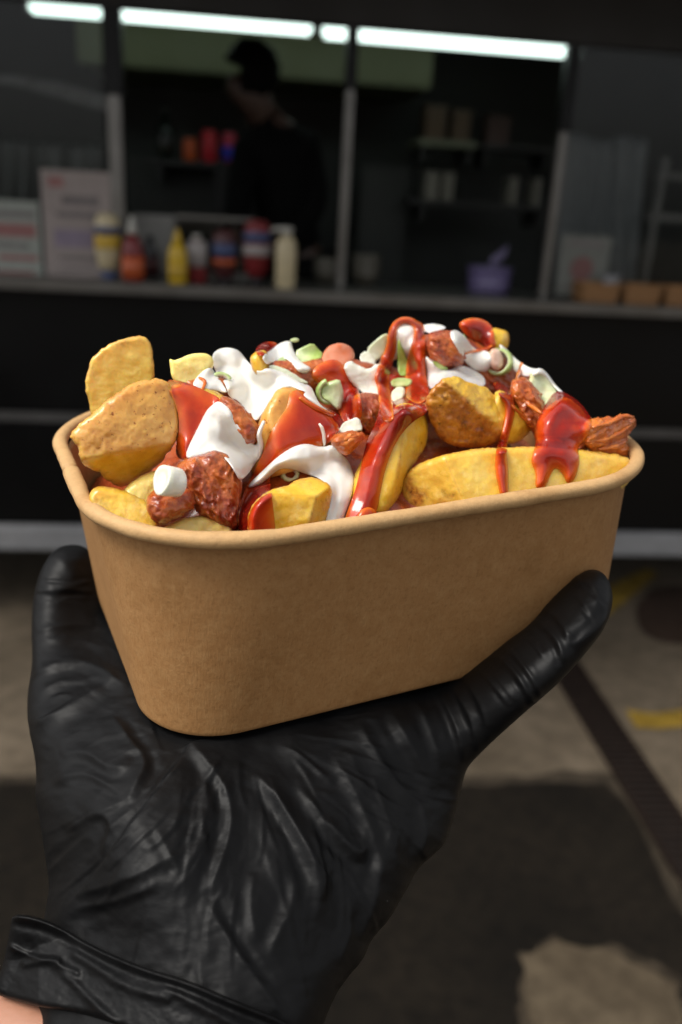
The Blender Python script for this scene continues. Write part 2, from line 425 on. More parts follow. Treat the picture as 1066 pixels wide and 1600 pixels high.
# depth map of the food (box-frame v for each photograph pixel pair)
GX0, GX1, GY0, GY1, GS = 60, 1040, 470, 890, 2
gxs = np.arange(GX0, GX1, GS); gys = np.arange(GY0, GY1, GS); GXX, GYY = np.meshgrid(gxs, gys)
VM = np.full(GXX.shape, np.inf)
def mound_z(u, v):
    a = np.clip(1-(np.abs(u)/84)**2.6, 0, 1); b = np.clip(1-(np.abs(v)/64)**2.2, 0, 1)
    z = 30+36*a**.8*b**.75
    z = z+13*np.exp(-((v-14)/20)**2)*np.clip(1-(np.abs(u)/74)**3, 0, 1)
    return z+2.6*n2(u, v, 14, 3, 2)+1.0*n2(u, v, 4, 2, 9)
uu, vv = np.meshgrid(np.arange(-80, 80.1, .32), np.arange(-59, 59.1, .32))
ins_ = (np.abs(uu) < 80)
cr = 38.0
dx_ = np.clip(np.abs(uu)-(80-cr), 0, None); dy_ = np.clip(np.abs(vv)-(59-cr), 0, None); ins_ = np.hypot(dx_, dy_) < cr
zz = mound_z(uu, vv)
mpx, mpy = b2px(np.stack([uu[ins_], vv[ins_], zz[ins_]], 1))
ii = np.round((mpx-GX0)/GS).astype(int); jj = np.round((mpy-GY0)/GS).astype(int)
ok = (ii >= 0) & (ii < len(gxs)) & (jj >= 0) & (jj < len(gys))
np.minimum.at(VM, (jj[ok], ii[ok]), vv[ins_][ok])
def fill(A, it):
    A = A.copy()
    for _ in range(it):
        m = ~np.isfinite(A)
        if not m.any(): break
        P = np.pad(A, 1, constant_values=np.inf); st = np.stack([P[1:-1, :-2], P[1:-1, 2:], P[:-2, 1:-1], P[2:, 1:-1], P[:-2, :-2], P[2:, 2:]])
        fin = np.isfinite(st); cnt = fin.sum(0); s = np.where(fin, st, 0).sum(0)
        A = np.where(m & (cnt > 0), s/np.maximum(cnt, 1), A)
    return A
VM = fill(VM, 400)
VM = gauss(VM, 1.5)
VBASE = gauss(VM, 9)
# the bed of meat that fills the box
st_ = 3; um, vm_ = uu[::st_, ::st_], vv[::st_, ::st_]; im = ins_[::st_, ::st_]; zm = zz[::st_, ::st_]
idx = np.full(um.shape, -1); idx[im] = np.arange(im.sum()); nb = int(im.sum())
top = np.stack([um[im], vm_[im], zm[im]], 1)
sc_ = 1-.06; bot = np.stack([um[im]*.9, vm_[im]*.9, np.full(nb, 6.0)], 1)
cq = im[:-1, :-1] & im[1:, :-1] & im[:-1, 1:] & im[1:, 1:]; j, i = np.nonzero(cq)
q1 = np.stack([idx[j, i], idx[j, i+1], idx[j+1, i+1], idx[j+1, i]], 1)
bm_me = mesh_np('meat_bed', b2w(np.concatenate([top, bot]))-origin, np.concatenate([q1, q1[:, ::-1]+nb]))
bmm = bmesh.new(); bmm.from_mesh(bm_me)
be = [e for e in bmm.edges if e.is_boundary]
bmesh.ops.bridge_loops(bmm, edges=be); bmesh.ops.recalc_face_normals(bmm, faces=bmm.faces); bmm.to_mesh(bm_me); bmm.free()
ca = bm_me.color_attributes.new('data', 'FLOAT_COLOR', 'POINT')
cc = np.zeros((len(bm_me.vertices), 4)); cc[:, 2] = .06; cc[:, 0] = .1; ca.data.foreach_set('color', cc.ravel())
bed = link_mesh('meat_bed', bm_me, M_MEAT, None, origin)
tag(bed, 'dark saucy meat packed under and between the potatoes filling the kraft box', 'pulled meat')

def gsample(A, px, py):
    fx = np.clip((px-GX0)/GS, 0, A.shape[1]-1.001); fy = np.clip((py-GY0)/GS, 0, A.shape[0]-1.001)
    i = fx.astype(int); j = fy.astype(int); a = fx-i; b = fy-j
    return A[j, i]*(1-a)*(1-b)+A[j, i+1]*a*(1-b)+A[j+1, i]*(1-a)*b+A[j+1, i+1]*a*b
def stamp(sd, fields):
    """lower the depth map to a new solid's front"""
    x0, x1, y0, y1 = sd.bb
    i0, i1 = max(0, int((x0-GX0)/GS)-2), min(len(gxs), int((x1-GX0)/GS)+3); j0, j1 = max(0, int((y0-GY0)/GS)-2), min(len(gys), int((y1-GY0)/GS)+3)
    if i1 <= i0 or j1 <= j0: return
    X, Y = GXX[j0:j1, i0:i1], GYY[j0:j1, i0:i1]; S = sd(X, Y); fr, _ = fields(X, Y, np.clip(-S, 0, None))
    VM[j0:j1, i0:i1] = np.where(S < 0, np.minimum(VM[j0:j1, i0:i1], fr), VM[j0:j1, i0:i1])

def chunk(name, poly, label, cat, mat, lift=6.0, v0=None, facets=((0, .35, 0),), R=3.5, T=12, rough=1.0, skinf=None, edge=2.0, tone=0.0, namp=.45, nsc=14, group=None, seed=1, strand=None, step=2, smooth=2, sp=1.0, crust=(), dome=0.0, nf=0):
    sd = sd_poly(poly, smooth, rough, seed); cx_, cy_ = sd.c
    base = (float(gsample(VBASE, np.array([cx_]), np.array([cy_]))[0])-lift) if v0 is None else v0
    def plane(X, Y):
        dm_ = dome*((X-cx_)**2+(Y-cy_)**2)*KM*KM; vs = [base+o+gx*(X-cx_)*KM+gy*(cy_-Y)*KM+dm_ for gx, gy, o in facets]
        m = vs[0]
        for q in vs[1:]:
            h = np.clip(sp-np.abs(m-q), 0, None)/sp; m = np.maximum(m, q)+h*h*sp/4
        return m, vs
    def fields(X, Y, d):
        m, _ = plane(X, Y); dm = d*KM
        nz = namp*n2(X, Y, nsc, 4, seed)
        if strand is not None:
            nz = nz*.7+.3*n2(X, Y, 6, 3, seed+9)
            ang, amp, wl = strand
            ca_, sa_ = math.cos(math.radians(ang)), math.sin(math.radians(ang))
            wx = 10*n2(X, Y, 40, 2, seed+3); al = (X*ca_+Y*sa_); ac = (-X*sa_+Y*ca_)+wx
            q = n2(ac, al/7.0, wl, 2, seed+5); q2 = n2(ac, al/6.0, wl*.5, 2, seed+6)
            nz = nz-amp*(1-2*np.abs(q))*.7-amp*.35*(1-2*np.abs(q2))
        fr = m+R*(1-prof(dm/R))+nz*np.clip(dm/1.2, 0, 1)
        bk = m+R+T*prof(dm/(T*.9))
        return fr, np.maximum(bk, fr+.05)
    def attrs(X, Y, d):
        _, vs = plane(X, Y)
        if skinf is None: s = np.zeros_like(X)
        elif skinf == 'all': s = np.ones_like(X)
        else:
            sk_ = skinf if isinstance(skinf, tuple) else (skinf,)
            a = np.max([vs[q] for q in sk_], 0); o = np.max([q for k, q in enumerate(vs) if k not in sk_], 0)
            s = 1/(1+np.exp(-(a-o+.6*n2(X, Y, 12, 4, seed))*2.6))
        if strand is not None:
            ang, amp, wl = strand; ca_, sa_ = math.cos(math.radians(ang)), math.sin(math.radians(ang))
            wx = 10*n2(X, Y, 40, 2, seed+3); al = (X*ca_+Y*sa_); ac = (-X*sa_+Y*ca_)+wx
            s = np.clip(1.0-3*np.abs(n2(ac, al/5.0, wl, 2, seed+5)), 0, 1)
        e_ = np.exp(-d*KM/max(edge, .01))*(edge > 0)
        if len(vs) > 1 and edge > 0:
            so = np.sort(np.stack(vs), 0); e_ = np.maximum(e_, .8*np.exp(-(so[-1]-so[-2])/.35))
        for (qx, qy, qr, qa) in crust: e_ = np.maximum(e_, qa*np.exp(-((X-qx)**2+(Y-qy)**2)/qr**2)*(1+.9*n2(X, Y, 9, 4, seed+31)))
        return s, np.clip(e_, 0, 1), tone
    me, org, _ = relief_mesh(name, sd, step, fields, at_v, attrs)
    stamp(sd, fields)
    if strand is not None: me = stringy(me, org, sd, fields, strand[0], seed, tone)
    o = link_mesh(name, me, mat, None, org); tag(o, label, cat, group)
    return o

def stringy(me, org, sd, fields, ang, seed, tone):
    """pulled meat: grow fibres over the lump and fuse them into one skin"""
    rg = np.random.default_rng(seed*7+1); x0, x1, y0, y1 = sd.bb; area = (x1-x0)*(y1-y0); nfib = int(min(90, max(16, area/60)))
    hb_ = bmesh.new(); hb_.from_mesh(me); made = 0; tries = 0
    while made < nfib and tries < nfib*12:
        tries += 1; p = np.array([rg.uniform(x0, x1), rg.uniform(y0, y1)])
        if sd(p[:1], p[1:])[0] > -2: continue
        a_ = math.radians(ang+rg.normal(0, 20)); L = rg.uniform(22, 58); n = 12; path = [p]; aa = a_
        for k in range(n): aa += rg.normal(0, .16); path.append(path[-1]+np.array([math.cos(aa), math.sin(aa)])*L/n)
        path = np.array(path); dd = -sd(path[:, 0], path[:, 1])
        if dd.min() < -4: continue
        fr, _ = fields(path[:, 0], path[:, 1], np.clip(dd, .5, None)); r0 = rg.uniform(.20, .42)
        lift_ = rg.uniform(-.15, .25)+np.sin(np.linspace(0, math.pi, len(path)))*rg.uniform(0, .5)
        W = at_v(path[:, 0], path[:, 1], fr-lift_)-org; b = MB()
        b.tube([tuple(q) for q in W], [r0*.001*(.55+.6*math.sin(math.pi*(k+.4)/(n+1)))*(1+.2*math.sin(k*2.3+made)) for k in range(n+1)], 7)
        bmesh.ops.recalc_face_normals(b.bm, faces=b.bm.faces); m_ = bpy.data.meshes.new('f'); b.bm.to_mesh(m_); b.bm.free(); hb_.from_mesh(m_); bpy.data.meshes.remove(m_); made += 1
    m2 = bpy.data.meshes.new('meat_clump'); hb_.to_mesh(m2); hb_.free()
    t_ = bpy.data.objects.new('tmp', m2); COL.objects.link(t_); md = t_.modifiers.new('r', 'REMESH'); md.mode = 'VOXEL'; md.voxel_size = .00030
    sm_ = t_.modifiers.new('s', 'SMOOTH'); sm_.factor = .5; sm_.iterations = 3
    dg_ = bpy.context.evaluated_depsgraph_get(); out = bpy.data.meshes.new_from_object(t_.evaluated_get(dg_)); bpy.data.objects.remove(t_); bpy.data.meshes.remove(m2); out.name = 'meat_clump'
    # keep only the fused body
    bb = bmesh.new(); bb.from_mesh(out); bb.verts.ensure_lookup_table(); seen = set(); best = []
    for v in bb.verts:
        if v.index in seen: continue
        st = [v]; comp = []; seen.add(v.index)
        while st:
            q = st.pop(); comp.append(q)
            for e in q.link_edges:
                w_ = e.other_vert(q)
                if w_.index not in seen: seen.add(w_.index); st.append(w_)
        if len(comp) > len(best): best = comp
    keep = set(v.index for v in best); bmesh.ops.delete(bb, geom=[v for v in bb.verts if v.index not in keep], context='VERTS'); bb.to_mesh(out); bb.free()
    nv_ = len(out.vertices); c_ = np.empty(nv_*3); out.vertices.foreach_get('co', c_); c_ = c_.reshape(-1, 3)*1000
    n1_ = fbm(c_*[.9, .5, .9]+seed, 2, seed); n2__ = fbm(c_*.22+seed, 2, seed+2)
    C = np.ones((nv_, 4)); C[:, 0] = np.clip(.25+1.6*n1_, 0, 1); C[:, 1] = 0; C[:, 2] = np.clip(tone-.08+.55*n2__+.35*n1_, 0, 1)
    ca_ = out.color_attributes.new('data', 'FLOAT_COLOR', 'POINT'); ca_.data.foreach_set('color', C.ravel()); return out

def drape(name, sd, label, cat, mat, thick=2.4, R=4.0, blur=6.0, group=None, step=2, lift=0.0, seed=1, thin=1.6, sag=.25, low=0.0, soft=.35):
    x0, x1, y0, y1 = sd.bb
    i0, i1 = max(0, int((x0-GX0)/GS)-12), min(len(gxs), int((x1-GX0)/GS)+13); j0, j1 = max(0, int((y0-GY0)/GS)-12), min(len(gys), int((y1-GY0)/GS)+13)
    X, Y = GXX[j0:j1, i0:i1], GYY[j0:j1, i0:i1]; S = sd(X, Y); raw = VM[j0:j1, i0:i1]
    W = 1/(1+np.exp(S/2.5))+1e-5
    vs = gauss(raw, blur, W)
    for _k in range(5):
        ex = np.clip(vs-raw+.15, 0, None); vs = vs-1.35*gauss(ex, max(1.6, blur*.5), W)
    vs = gauss(vs, 1.6, W)
    full = np.array(VM); sub = full.copy(); sub[j0:j1, i0:i1] = vs-lift
    def fields(Xq, Yq, d):
        b = gsample(sub, Xq, Yq); dm = d*KM
        sagf = sag*n2(Xq, Yq, 26, 2, seed)
        x_ = np.clip(dm/R, 0, 1); pr = (1-soft)*prof(x_)+soft*(1-(1-x_)**2)*np.clip(dm/.9, 0, 1)**.5
        fr = b-(thick*pr*(1+sagf)) - low*np.clip(dm/R, 0, 1)
        bk = b+.9*prof(dm/1.0)
        return fr, bk
    def attrs(Xq, Yq, d):
        f_, b_ = fields(Xq, Yq, d); rw = gsample(VM0, Xq, Yq); tk = np.clip(rw-f_, .0, 6)      # real depth of sauce over what lies below
        return np.clip(tk/5.0, 0, 1), np.exp(-(tk*.5+d*KM*.35)/(thin*.45)), 0
    VM0 = VM.copy()
    me, org, _ = relief_mesh(name, sd, step, fields, at_v, attrs)
    stamp(sd, fields)
    o = link_mesh(name, me, mat, None, org); tag(o, label, cat, group)
    return o

# ------------------------------------------------------------------ potatoes
PG = 'fried potato pieces in the kraft box'
chunk('potato_chunk', [(146, 660), (138, 625), (132, 602), (134, 588), (139, 573), (143, 559), (156, 547), (172, 537), (190, 529), (206, 526), (222, 524), (234, 530), (238, 545), (240, 570), (242, 600), (240, 640), (200, 700), (155, 700)],
      'pale yellow potato slice standing upright at the far left end, browned along its curved top', 'potato', M_POT, v0=8, facets=((0, .12, 0),), R=1.2, T=9, rough=2.2, edge=.7, crust=((150, 548, 16, .7), (190, 528, 20, .8), (222, 524, 14, .6), (136, 580, 14, .6), (134, 610, 10, .5)), namp=.3, tone=.45, group=PG, seed=3)
chunk('potato_chunk', [(107, 682), (122, 664), (146, 644), (172, 620), (205, 600), (236, 591), (260, 592), (272, 618), (280, 652), (278, 680), (266, 706), (240, 735), (195, 764), (166, 752), (160, 739), (135, 732), (121, 712), (124, 700)],
      'large tan skinned potato chunk with a yellow cut underside, hanging over the left rim', 'potato', M_POT, v0=-27, facets=((.05, .30, 0), (.25, -.85, -6.6)), R=1.8, T=16, rough=2.4, skinf=0, edge=1.0, dome=.010, namp=.4, group=PG, seed=4, sp=.7)
chunk('potato_chunk', [(138, 772), (152, 758), (184, 763), (214, 773), (238, 790), (250, 822), (240, 838), (196, 830), (158, 806), (142, 788)],
      'oily golden potato piece lying low against the front left corner of the box', 'potato', M_POT, v0=-33, facets=((-.1, .5, 0),), R=2, T=10, edge=1.0, group=PG, seed=5, rough=1.8, tone=.15, crust=((150, 775, 22, .8), (215, 775, 18, .6), (240, 810, 20, .6)))
chunk('potato_chunk', [(186, 768), (226, 738), (258, 733), (262, 760), (248, 805), (205, 800)],
      'pale potato strip tucked under the large tan chunk beside the white onion stub', 'potato', M_POT, v0=-30, facets=((0, .4, 0),), R=3, T=10, edge=.6, tone=.7, group=PG, seed=6)
chunk('potato_chunk', [(246, 828), (286, 808), (322, 805), (352, 815), (368, 832), (364, 866), (246, 862)],
      'pale potato end peeking over the front rim below the dark meat clump', 'potato', M_POT, v0=-46, facets=((0, .6, 0),), R=2, T=9, edge=.8, tone=.75, group=PG, seed=7, crust=((340, 815, 22, .8), (300, 806, 14, .4)))
chunk('potato_chunk', [(258, 600), (300, 600), (345, 612), (372, 640), (352, 705), (300, 728), (278, 712), (274, 676)],
      'potato piece almost hidden under red and white sauce right of the large tan chunk', 'potato', M_POT, v0=-21, facets=((.12, .45, 0),), R=5, T=12, edge=1, group=PG, seed=8)
chunk('potato_chunk', [(436, 604), (466, 606), (492, 625), (518, 650), (534, 672), (524, 705), (484, 728), (432, 745), (396, 752), (390, 720), (398, 680), (407, 652), (420, 628)],
      'skin-on potato chunk at the centre glazed with red sauce, its pale left side bare', 'potato', M_POT, v0=-29, facets=((.10, .42, 0), (-.75, .2, -4.5)), R=2.5, T=15, dome=.010, skinf='all', edge=0, namp=.4, group=PG, seed=9)
chunk('potato_chunk', [(392, 790), (410, 772), (424, 765), (446, 760), (459, 752), (476, 746), (496, 747), (511, 754), (520, 764), (517, 788), (511, 815), (505, 852), (395, 856), (385, 820)],
      'small golden yellow potato cube at the front rim under the arc of white sauce', 'potato', M_POT, v0=-51, facets=((-.05, .25, 0), (0, 1.2, -2.0), (.9, 0, -6)), R=1.2, T=14, rough=1.8, edge=1.0, crust=((480, 748, 22, .5), (512, 790, 16, .7), (440, 762, 18, .5), (440, 815, 26, .4)), namp=.3, sp=.6, group=PG, seed=10)
chunk('potato_chunk', [(628, 625), (668, 640), (670, 692), (650, 722), (633, 748), (627, 772), (606, 806), (560, 822), (540, 800), (552, 742), (582, 690), (604, 650)],
      'upright golden potato wedge with the main stream of red sauce running down its left side', 'potato', M_POT, v0=-42, facets=((-.35, .40, 0), (.55, .3, -2.5)), R=5, T=14, rough=1.3, edge=.5, tone=.0, namp=.25, nsc=24, crust=((660, 700, 24, .6), (625, 780, 26, .7), (650, 650, 20, .5)), group=PG, seed=12)
chunk('potato_chunk', [(776, 600), (806, 630), (827, 642), (836, 660), (827, 679), (806, 695), (782, 690), (760, 660)],
      'golden potato piece right of the crusty brown chunk, behind the thin red drip', 'potato', M_BRO, v0=-33, facets=((.3, .4, 0),), R=4, T=12, skinf=None, edge=1.0, group=PG, seed=13)
chunk('potato_chunk', [(664, 622), (684, 597), (706, 585), (735, 597), (772, 611), (788, 640), (790, 670), (782, 690), (765, 698), (738, 700), (702, 696), (680, 676), (668, 648)],
      'crusty deep brown potato chunk with a yellow top edge, resting on the long wedge', 'potato', M_BRO, v0=-37, facets=((-.12, -.1, 0), (.62, .75, -4.2), (.1, -.9, -8.5)), R=1.6, T=16, rough=2.6, skinf=(0, 2), dome=.012, edge=.8, namp=.7, nsc=9, group=PG, seed=14, sp=.7)
chunk('potato_chunk', [(625, 758), (634, 740), (648, 727), (680, 714), (727, 704), (754, 699), (790, 700), (826, 697), (870, 698), (902, 702), (938, 706), (970, 711), (990, 719), (984, 765), (900, 795), (800, 815), (640, 830), (630, 800)],
      'long pale yellow potato wedge lying along the front rim at the right', 'potato', M_POT, v0=-52, facets=((-.03, .42, 0), (-.8, .1, -13.5)), R=2.0, T=13, rough=1.8, edge=1.1, tone=.2, crust=((640, 785, 42, 1.3), (690, 785, 40, .9), (640, 745, 22, .6), (800, 720, 40, .3), (930, 735, 45, .3), (860, 705, 25, .4)), namp=.35, nsc=20, sp=.8, group=PG, seed=15)
chunk('potato_chunk', [(764, 512), (780, 513), (794, 518), (797, 530), (793, 546), (780, 556), (764, 545)],
      'small orange yellow potato tip at the very top right of the heap', 'potato', M_POT, v0=6, facets=((0, .2, 0),), R=3, T=8, edge=.4, group=PG, seed=16)
chunk('potato_chunk', [(263, 558), (272, 563), (281, 560), (292, 554), (312, 551), (330, 553), (336, 575), (312, 604), (285, 606), (268, 592)],
      'pale beige potato sliver sticking up at the top left of the heap', 'potato', M_POT, v0=-6, facets=((.1, .3, 0),), R=1.6, T=8, edge=0, tone=1.0, rough=1.2, group=PG, seed=17)
chunk('potato_chunk', [(388, 560), (400, 548), (414, 546), (424, 560), (420, 585), (400, 590)],
      'tiny sauced potato bit on top between the two highest white dollops', 'potato', M_POT, v0=-3, facets=((0, .3, 0),), R=3, T=8, edge=.8, group=PG, seed=18)

# ------------------------------------------------------------------ pulled meat
MG = 'clumps of pulled meat'
chunk('meat_clump', [(272, 728), (294, 716), (321, 709), (340, 701), (360, 714), (380, 730), (380, 752), (374, 790), (372, 828), (350, 828), (330, 815), (306, 802), (300, 775), (284, 745)],
      'largest dark red pulled meat clump, below the left white drizzle', 'pulled meat', M_MEAT, v0=-41, facets=((.05, .35, 0),), R=4, T=12, rough=2.6, strand=(70, 1.16, 12), tone=.22, namp=.9, group=MG, seed=21)
chunk('meat_clump', [(226, 780), (240, 764), (266, 770), (292, 760), (306, 772), (305, 790), (286, 806), (250, 822), (232, 808)],
      'red meat clump with the white onion stub on it, near the front left rim', 'pulled meat', M_MEAT, v0=-46, facets=((0, .5, 0),), R=3.5, T=9, rough=2.6, strand=(10, 0.85, 10), tone=.5, namp=.9, group=MG, seed=22)
chunk('meat_clump', [(338, 618), (366, 622), (392, 648), (405, 668), (402, 694), (380, 690), (352, 650)],
      'shredded brown meat showing between the two left white dollops', 'pulled meat', M_MEAT, v0=-27, facets=((0, .4, 0),), R=3, T=8, rough=2, strand=(45, 1.09, 9), tone=.45, group=MG, seed=23)
chunk('meat_clump', [(514, 690), (520, 681), (536, 674), (556, 673), (572, 680), (560, 698), (546, 712), (530, 708)],
      'small orange brown meat shred at the centre, right of the white arc', 'pulled meat', M_MEAT, v0=-36, facets=((0, .3, 0),), R=3, T=8, rough=2.4, strand=(-20, 0.93, 9), tone=.75, namp=.9, group=MG, seed=24)
chunk('meat_clump', [(548, 618), (575, 612), (602, 620), (606, 650), (590, 684), (566, 676), (552, 650)],
      'dark meat in the hollow left of the main red stream', 'pulled meat', M_MEAT, v0=-16, facets=((0, .3, 0),), R=4, T=8, rough=2, strand=(60, 0.93, 9), tone=.05, group=MG, seed=25)
chunk('meat_clump', [(664, 524), (680, 516), (704, 515), (720, 525), (726, 548), (726, 570), (700, 577), (672, 566)],
      'glossy red meat lump at the top of the heap, right of the sauce loop', 'pulled meat', M_MEAT, v0=-8, facets=((0, .3, 0),), R=4, T=10, rough=1.6, strand=(30, 0.78, 12), tone=.4, group=MG, seed=26)
chunk('meat_clump', [(794, 602), (815, 585), (835, 600), (852, 628), (858, 660), (842, 688), (822, 664), (806, 634)],
      'stringy brown meat between the brown potato and the ribbed green onion', 'pulled meat', M_MEAT, v0=-31, facets=((0, .35, 0),), R=3, T=10, rough=2.6, strand=(50, 1.09, 9), tone=.5, namp=.9, group=MG, seed=27)
chunk('meat_clump', [(836, 660), (860, 630), (884, 618), (910, 636), (928, 668), (920, 712), (880, 724), (842, 712)],
      'meat lump buried under the dark red pool at the right end', 'pulled meat', M_MEAT, v0=-44, facets=((0, .45, 0),), R=5, T=10, rough=1.6, strand=(0, 0.78, 10), tone=.2, group=MG, seed=28)
chunk('meat_clump', [(908, 660), (924, 652), (946, 653), (966, 651), (976, 646), (991, 650), (996, 661), (986, 672), (978, 682), (982, 706), (990, 718), (956, 714), (912, 706)],
      'orange frayed meat tuft sticking out over the right rim', 'pulled meat', M_MEAT, v0=-44, facets=((.3, .2, 0),), R=2.6, T=7, rough=3.2, strand=(-25, 1.01, 9), tone=.9, namp=1.0, group=MG, seed=29, step=1.5)

chunk('meat_clump', [(640, 540), (665, 522), (700, 520), (735, 528), (765, 545), (795, 560), (830, 585), (840, 610), (800, 620), (720, 610), (660, 610)],
      'saucy meat at the back of the heap behind the upper right white dollops', 'pulled meat', M_MEAT, v0=2, facets=((.1, .3, 0),), R=4, T=10, rough=2, strand=(20, 0.85, 8), tone=.3, group=MG, seed=30)
chunk('meat_clump', [(400, 575), (430, 562), (470, 566), (510, 556), (548, 560), (575, 566), (600, 575), (590, 610), (500, 615), (420, 600)],
      'saucy meat at the back of the heap behind the green onion pieces', 'pulled meat', M_MEAT, v0=0, facets=((.1, .3, 0),), R=4, T=10, rough=2, strand=(20, 0.85, 8), tone=.35, group=MG, seed=39)
chunk('meat_clump', [(272, 600), (290, 590), (325, 585), (360, 590), (380, 610), (340, 630), (290, 620)],
      'saucy meat at the back of the heap under the pale potato sliver', 'pulled meat', M_MEAT, v0=-8, facets=((.1, .3, 0),), R=4, T=10, rough=2, strand=(20, 0.85, 8), tone=.5, group=MG, seed=40)
# ------------------------------------------------------------------ first coat of red sauce
RG, WG, OG = 'pools and drips of red sauce', 'drizzles of white sauce', 'pieces of chopped spring onion'
drape('red_sauce', sd_poly([(258, 594), (274, 593), (298, 600), (322, 611), (345, 622), (352, 640), (335, 670), (312, 700), (296, 716), (282, 720), (273, 708), (279, 680), (280, 650), (270, 622)]),
      'red sauce pool coating the right side of the large tan potato chunk', 'red sauce', M_KET, thick=1.2, R=5, blur=5, soft=.8, group=RG, seed=31)
drape('red_sauce', sd_poly([(452, 612), (470, 608), (486, 618), (506, 636), (532, 648), (540, 664), (524, 682), (508, 698), (478, 704), (446, 718), (420, 742), (424, 765), (428, 800), (432, 842), (376, 850), (370, 808), (380, 770), (398, 735), (412, 705), (420, 680), (436, 655), (450, 636)]),
      'red sauce running down the central potato chunk to the front rim', 'red sauce', M_KET, thick=1.2, R=5, blur=5, soft=.8, group=RG, seed=32)
drape('red_sauce', sd_poly([(484, 582), (504, 564), (530, 560), (552, 590), (566, 622), (566, 668), (545, 672), (528, 642), (512, 606), (490, 596)]),
      'red sauce pooled behind the green onion at the centre of the heap', 'red sauce', M_KET, thick=1.5, R=3, blur=6, group=RG, seed=33)
drape('red_sauce', sd_poly([(398, 545), (412, 534), (432, 534), (436, 544), (420, 556), (402, 556)]),
      'small red smear at the top edge between white dollops', 'red sauce', M_KET, thick=1.2, R=2, blur=5, group=RG, seed=34)
drape('red_sauce', sd_union([sd_poly([(598, 596), (612, 582), (634, 590), (654, 580), (670, 592), (671, 620), (669, 646), (650, 655), (632, 672), (617, 694), (604, 726), (595, 765), (590, 800), (572, 822), (532, 826), (544, 796), (556, 764), (566, 720), (572, 690), (588, 660), (594, 628)])], 10),
      'main stream of glossy red sauce flowing down from the loop to the front rim', 'red sauce', M_KET, thick=2.6, R=7, blur=8, soft=.7, group=RG, seed=35, sag=.12)
drape('red_sauce', sd_poly([(838, 690), (833, 678), (842, 650), (856, 626), (868, 610), (886, 614), (906, 628), (922, 648), (926, 660), (918, 686), (902, 698), (907, 722), (898, 752), (886, 757), (880, 740), (868, 730), (860, 742), (854, 762), (836, 766), (838, 738), (829, 722), (834, 704)]),
      'dark red sauce pool at the right end with two short drips onto the long wedge', 'red sauce', M_KET, thick=2.0, R=5, blur=6, soft=.6, group=RG, seed=36, sag=.25)
drape('red_sauce', sd_stroke([(776, 602), (788, 612), (798, 632), (796, 655), (788, 684), (783, 706), (784, 735), (788, 770)], [6, 9, 8, 7.5, 6.5, 9, 11, 7]),
      'thin red drip crossing the brown chunk and the long wedge', 'red sauce', M_KET, thick=2.0, R=2.6, blur=3.5, group=RG, seed=37)
drape('red_sauce', sd_poly([(716, 506), (727, 498), (745, 496), (762, 502), (772, 514), (774, 532), (777, 542), (764, 548), (752, 536), (736, 530), (722, 518)]),
      'bright red sauce blob at the top right of the heap', 'red sauce', M_KET, thick=2.6, R=4, blur=5, group=RG, seed=38)

# ------------------------------------------------------------------ chopped onion under the white sauce
def leaf(poly, label, lift=1.0, g=(0, 0, 0), bend=0.0, R=.45, T=1.2, seed=1, blur=5.0, curve=0.0, ang=0.0, smooth=1, name='onion_piece', cat='onion'):
    sd = sd_poly(poly, smooth, .9, seed); cx_, cy_ = sd.c
    bs = gauss(VM, blur); v0 = float(gsample(bs, np.array([cx_]), np.array([cy_]))[0])-lift
    ca_, sa_ = math.cos(math.radians(ang)), math.sin(math.radians(ang))
    def fields(X, Y, d):
        b = .45*gsample(bs, X, Y)+.55*v0-lift*.45; dm = d*KM
        s = ((X-cx_)*ca_+(Y-cy_)*sa_)*KM
        fr = b+curve*s*s+R*(1-prof(dm/R))-R+.12*n2(X, Y, 6, 2, seed)
        return fr, b+curve*s*s+T*prof(dm/T)
    def attrs(X, Y, d):
        s = ((X-cx_)*ca_+(Y-cy_)*sa_); q = np.clip(g[0]+g[2]*s/20+.12*n2(X, Y, 12, 2, seed), 0, 1)
        rib = np.clip(n2(s*1.0, (-(X-cx_)*sa_+(Y-cy_)*ca_)/8, 5, 2, seed), 0, 1)*.35*g[0]
        return q, np.clip(rib+.7*np.exp(-d/1.6)*g[0]*.6, 0, 1), np.clip(g[1]+.15*n2(X, Y, 10, 2, seed+1)*(g[1] > 0), 0, 1)
    me, org, _ = relief_mesh(name, sd, 1.5, fields, at_v, attrs); stamp(sd, fields)
    return tag(link_mesh(name, me, M_ONI, None, org), label, cat, OG)
